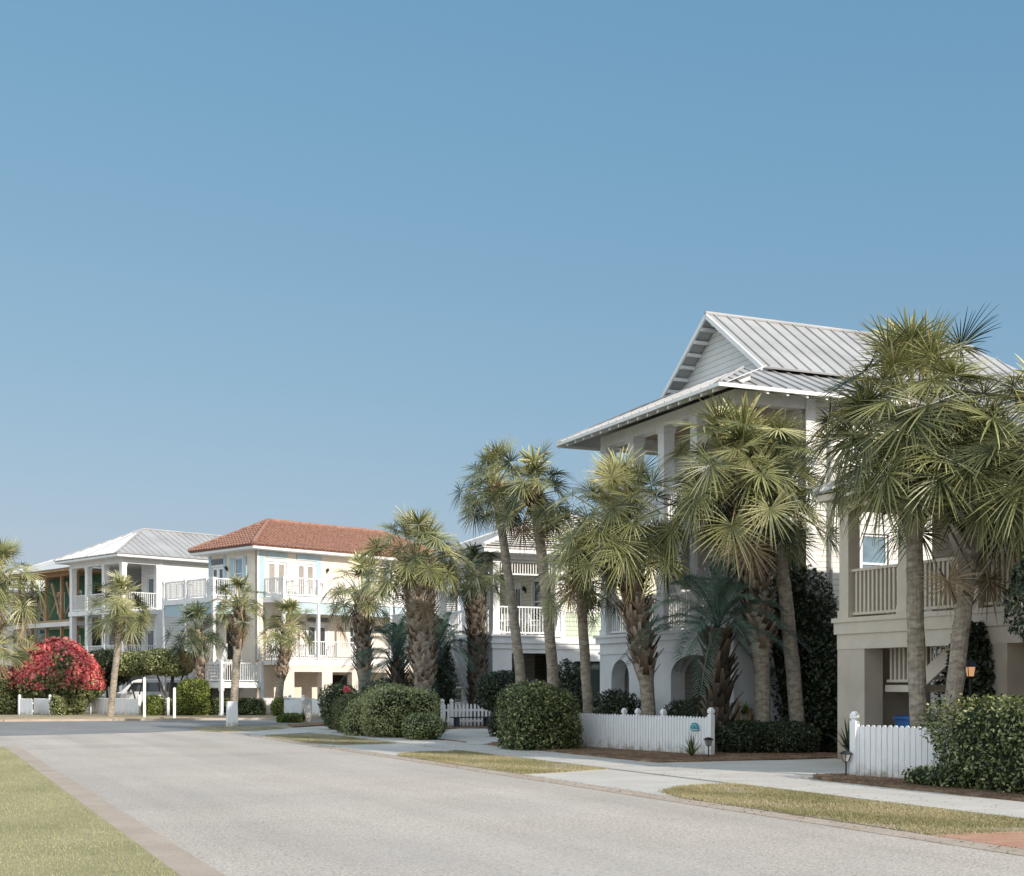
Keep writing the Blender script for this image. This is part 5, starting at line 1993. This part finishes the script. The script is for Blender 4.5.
# far side of the cross street
bush('flowering_bush', 'large bush covered in pink red blossom', 'bush', at(60, 77.5), 0,
     [((-.1, 0, 2.55), (1.9, 1.3, 1.45), 14000), ((-.9, -.2, 2.1), (1.1, 1.0, .9), 4000), ((.7, 0, .9), (.95, .8, 1.0), 3000)], .2, ['hedge_dull', 'flower'], 'pink flowering bushes', amp=.3, lumps=24, p=2.2, core=.8, tone=.6, flower=(1, -.45), spread=.6, wid=.8,
     trunk=[([(.5, 0, 0), (.5, 0, .8), (.3, 0, 1.8)], .14), ([(.8, 0, 0), (.95, 0, .8), (1.1, 0, 1.6)], .1)])
bush('flowering_bush', 'pink blossomed bush at the left picture edge, green below', 'bush', at(4, 78.0), 0,
     [((0, 0, 1.75), (1.15, 1.0, 1.0), 6000), ((0, -.2, .7), (1.2, .9, .8), 4000)], .15, ['hedge_dull', 'flower'], 'pink flowering bushes', amp=.22, core=.82, tone=.5, flower=(1, .35))
TT = 'trimmed trees in front of the van'
bush('trimmed_tree', 'darkest trimmed tree beside the pink flowering bush', 'tree', at(106, 79.3), 0,
     [((0, 0, 2.75), (1.25, 1.0, 1.0), 7500)], .15, ['hedge_deep'], TT, p=2.8, amp=.22, core=.8, tone=.45, trunk=[([(0, 0, 0), (.1, 0, .8), (0, 0, 2.2)], .09), ([(.2, 0, 0), (.5, 0, 1.0), (.7, 0, 2.2)], .06)])
bush('trimmed_tree', 'middle trimmed tree with several thin stems', 'tree', at(137, 78.0), 0,
     [((0, 0, 2.95), (1.15, .9, .7), 6500)], .15, ['hedge'], TT, p=2.8, amp=.3, core=.74, tone=.68,
     trunk=[([(-.3, 0, 0), (-.1, 0, .9), (-.5, 0, 2.3)], .06), ([(-.25, 0, 0), (.1, 0, 1.0), (.4, 0, 2.3)], .05)])
bush('trimmed_tree', 'broad flat topped trimmed tree on a thick trunk', 'tree', at(171, 76.6), 0,
     [((0, 0, 2.95), (1.3, 1.05, .75), 8000)], .15, ['hedge'], TT, p=2.8, amp=.3, core=.74, tone=.78,
     trunk=[([(0, 0, 0), (-.05, 0, .8), (.1, 0, 2.2)], .17), ([(-.1, 0, .6), (-.5, 0, 1.5), (-.8, 0, 2.3)], .08), ([(.05, 0, .7), (.4, 0, 1.5), (.7, 0, 2.3)], .08)])
FS = 'bright shrubs along the far fence'
bush('shrub', 'tall yellow green shrub between two thin white posts', 'shrub', at(193, 73.8), 0,
     [((.1, 0, 1.25), (.9, .7, .75), 4500), ((-.15, 0, .55), (1.1, .8, .6), 4500)], .12, ['hedge_light'], FS, amp=.25, core=.8, tone=.5)
bush('shrub', 'low yellow green shrub under the tallest white post', 'shrub', at(153.5, 73.5), 0,
     [((0, 0, .5), (.62, .6, .58), 3200)], .11, ['hedge_light'], FS, amp=.25, core=.8, tone=.45)
bush('shrub', 'small round green shrub beside the white fence panel', 'shrub', at(58, 73.5), 0,
     [((0, 0, .5), (.42, .4, .56), 2200)], .1, ['hedge'], FS, amp=.2, core=.8, tone=.62)
bush('hedge', 'low clipped hedge left of the white pillar', 'hedge', at(222, 74.2), 0,
     [((0, 0, .45), (.75, .5, .52), 3200)], .09, ['hedge'], 'clipped hedges', p=4, amp=.08, core=.86, tone=.55)
bush('hedge', 'low clipped hedge right of the white pillar', 'hedge', at(250, 74.2), 0,
     [((0, 0, .45), (.85, .5, .52), 3600)], .09, ['hedge'], 'clipped hedges', p=4, amp=.08, core=.86, tone=.55)
bush('shrub', 'round yellow green shrub beside the low white wall', 'shrub', at(281, 72.0), 0,
     [((0, 0, .5), (.5, .45, .55), 2600)], .1, ['hedge_light'], FS, amp=.2, core=.8, tone=.55)
bush('shrub', 'sprawling low green plant in front of the low white wall', 'shrub', at(289, 61.0), 0,
     [((0, 0, .16), (.55, .5, .26), 2200)], .1, ['hedge_light'], FS, amp=.3, core=.7, tone=.35)

# ------------------------------------------------------------------ light, sky, camera
SUN_AZ = math.atan2(-.715, .70)          # direction towards the sun in plan
SUN_EL = R(24)
sun = bpy.data.lights.new('sun', 'SUN')
sun.energy = 5.0
sun.angle = R(.53)
sun.color = (1.0, .91, .80)
so = bpy.data.objects.new('sun', sun)
COL.objects.link(so)
dv = Vector((math.cos(SUN_AZ) * math.cos(SUN_EL), math.sin(SUN_AZ) * math.cos(SUN_EL), math.sin(SUN_EL)))
so.rotation_euler = dv.to_track_quat('Z', 'Y').to_euler()
so.location = (20, -20, 40)

w = bpy.data.worlds.new('World')
scene.world = w
w.use_nodes = True
nt = w.node_tree
nt.nodes.clear()
sky = nd(nt, 'ShaderNodeTexSky', sky_type='NISHITA')
sky.sun_disc = False
sky.sun_elevation = SUN_EL
sky.sun_rotation = math.pi / 2 - SUN_AZ
sky.air_density = 1.0
sky.dust_density = 1.2
sky.ozone_density = 1.0
hs = nd(nt, 'ShaderNodeHueSaturation', i_Hue=.478, i_Saturation=1.0, i_Value=1.12)
bg = nd(nt, 'ShaderNodeBackground', i_Strength=.15)
wo = nd(nt, 'ShaderNodeOutputWorld')
nt.links.new(sky.outputs[0], hs.inputs['Color'])
sep = nd(nt, 'ShaderNodeSeparateColor')
cmb = nd(nt, 'ShaderNodeCombineColor')
nt.links.new(hs.outputs[0], sep.inputs[0])
# film response of the photograph's sky: a gentler gradient in green and blue
for ch, (k_, p_) in enumerate(((.511, .72), (.532, .44), (.642, .30))):
    m1 = nd(nt, 'ShaderNodeMath', operation='MULTIPLY', i_1=.15)
    m2 = nd(nt, 'ShaderNodeMath', operation='POWER', i_1=p_)
    m3 = nd(nt, 'ShaderNodeMath', operation='MULTIPLY', i_1=k_ / .15)
    nt.links.new(sep.outputs[ch], m1.inputs[0])
    nt.links.new(m1.outputs[0], m2.inputs[0])
    nt.links.new(m2.outputs[0], m3.inputs[0])
    nt.links.new(m3.outputs[0], cmb.inputs[ch])
# added brightness in the unseen sky behind the viewer, fills the shaded fronts
tcw = nd(nt, 'ShaderNodeTexCoord')
dp = nd(nt, 'ShaderNodeVectorMath', operation='DOT_PRODUCT')
dp.inputs[1].default_value = Vector((-.50, -.72, .42)).normalized()
nt.links.new(tcw.outputs['Generated'], dp.inputs[0])
mr = nd(nt, 'ShaderNodeMapRange', interpolation_type='SMOOTHSTEP')
mr.inputs['From Min'].default_value = -.2
mr.inputs['From Max'].default_value = .9
nt.links.new(dp.outputs['Value'], mr.inputs['Value'])
hz = nd(nt, 'ShaderNodeMix', data_type='RGBA')
hz.inputs[7].default_value = (6.6, 7.5, 8.2, 1)
nt.links.new(mr.outputs[0], hz.inputs[0])
nt.links.new(cmb.outputs[0], hz.inputs[6])
nt.links.new(hz.outputs[2], bg.inputs[0])
nt.links.new(bg.outputs[0], wo.inputs[0])

cam = bpy.data.cameras.new('camera')
cam.sensor_width = 36
cam.sensor_fit = 'HORIZONTAL'
cam.lens = 36 * FPX / 1024
cam.shift_y = (685 - 438) / 1024
cam.clip_end = 6000
co = bpy.data.objects.new('camera', cam)
COL.objects.link(co)
co.location = (0, 0, CAM_H)
co.rotation_euler = (R(90), 0, 0)
scene.camera = co
scene.render.resolution_x, scene.render.resolution_y = 1024, 876
scene.view_settings.view_transform = 'Standard'
scene.view_settings.look = 'None'
scene.view_settings.exposure = 0
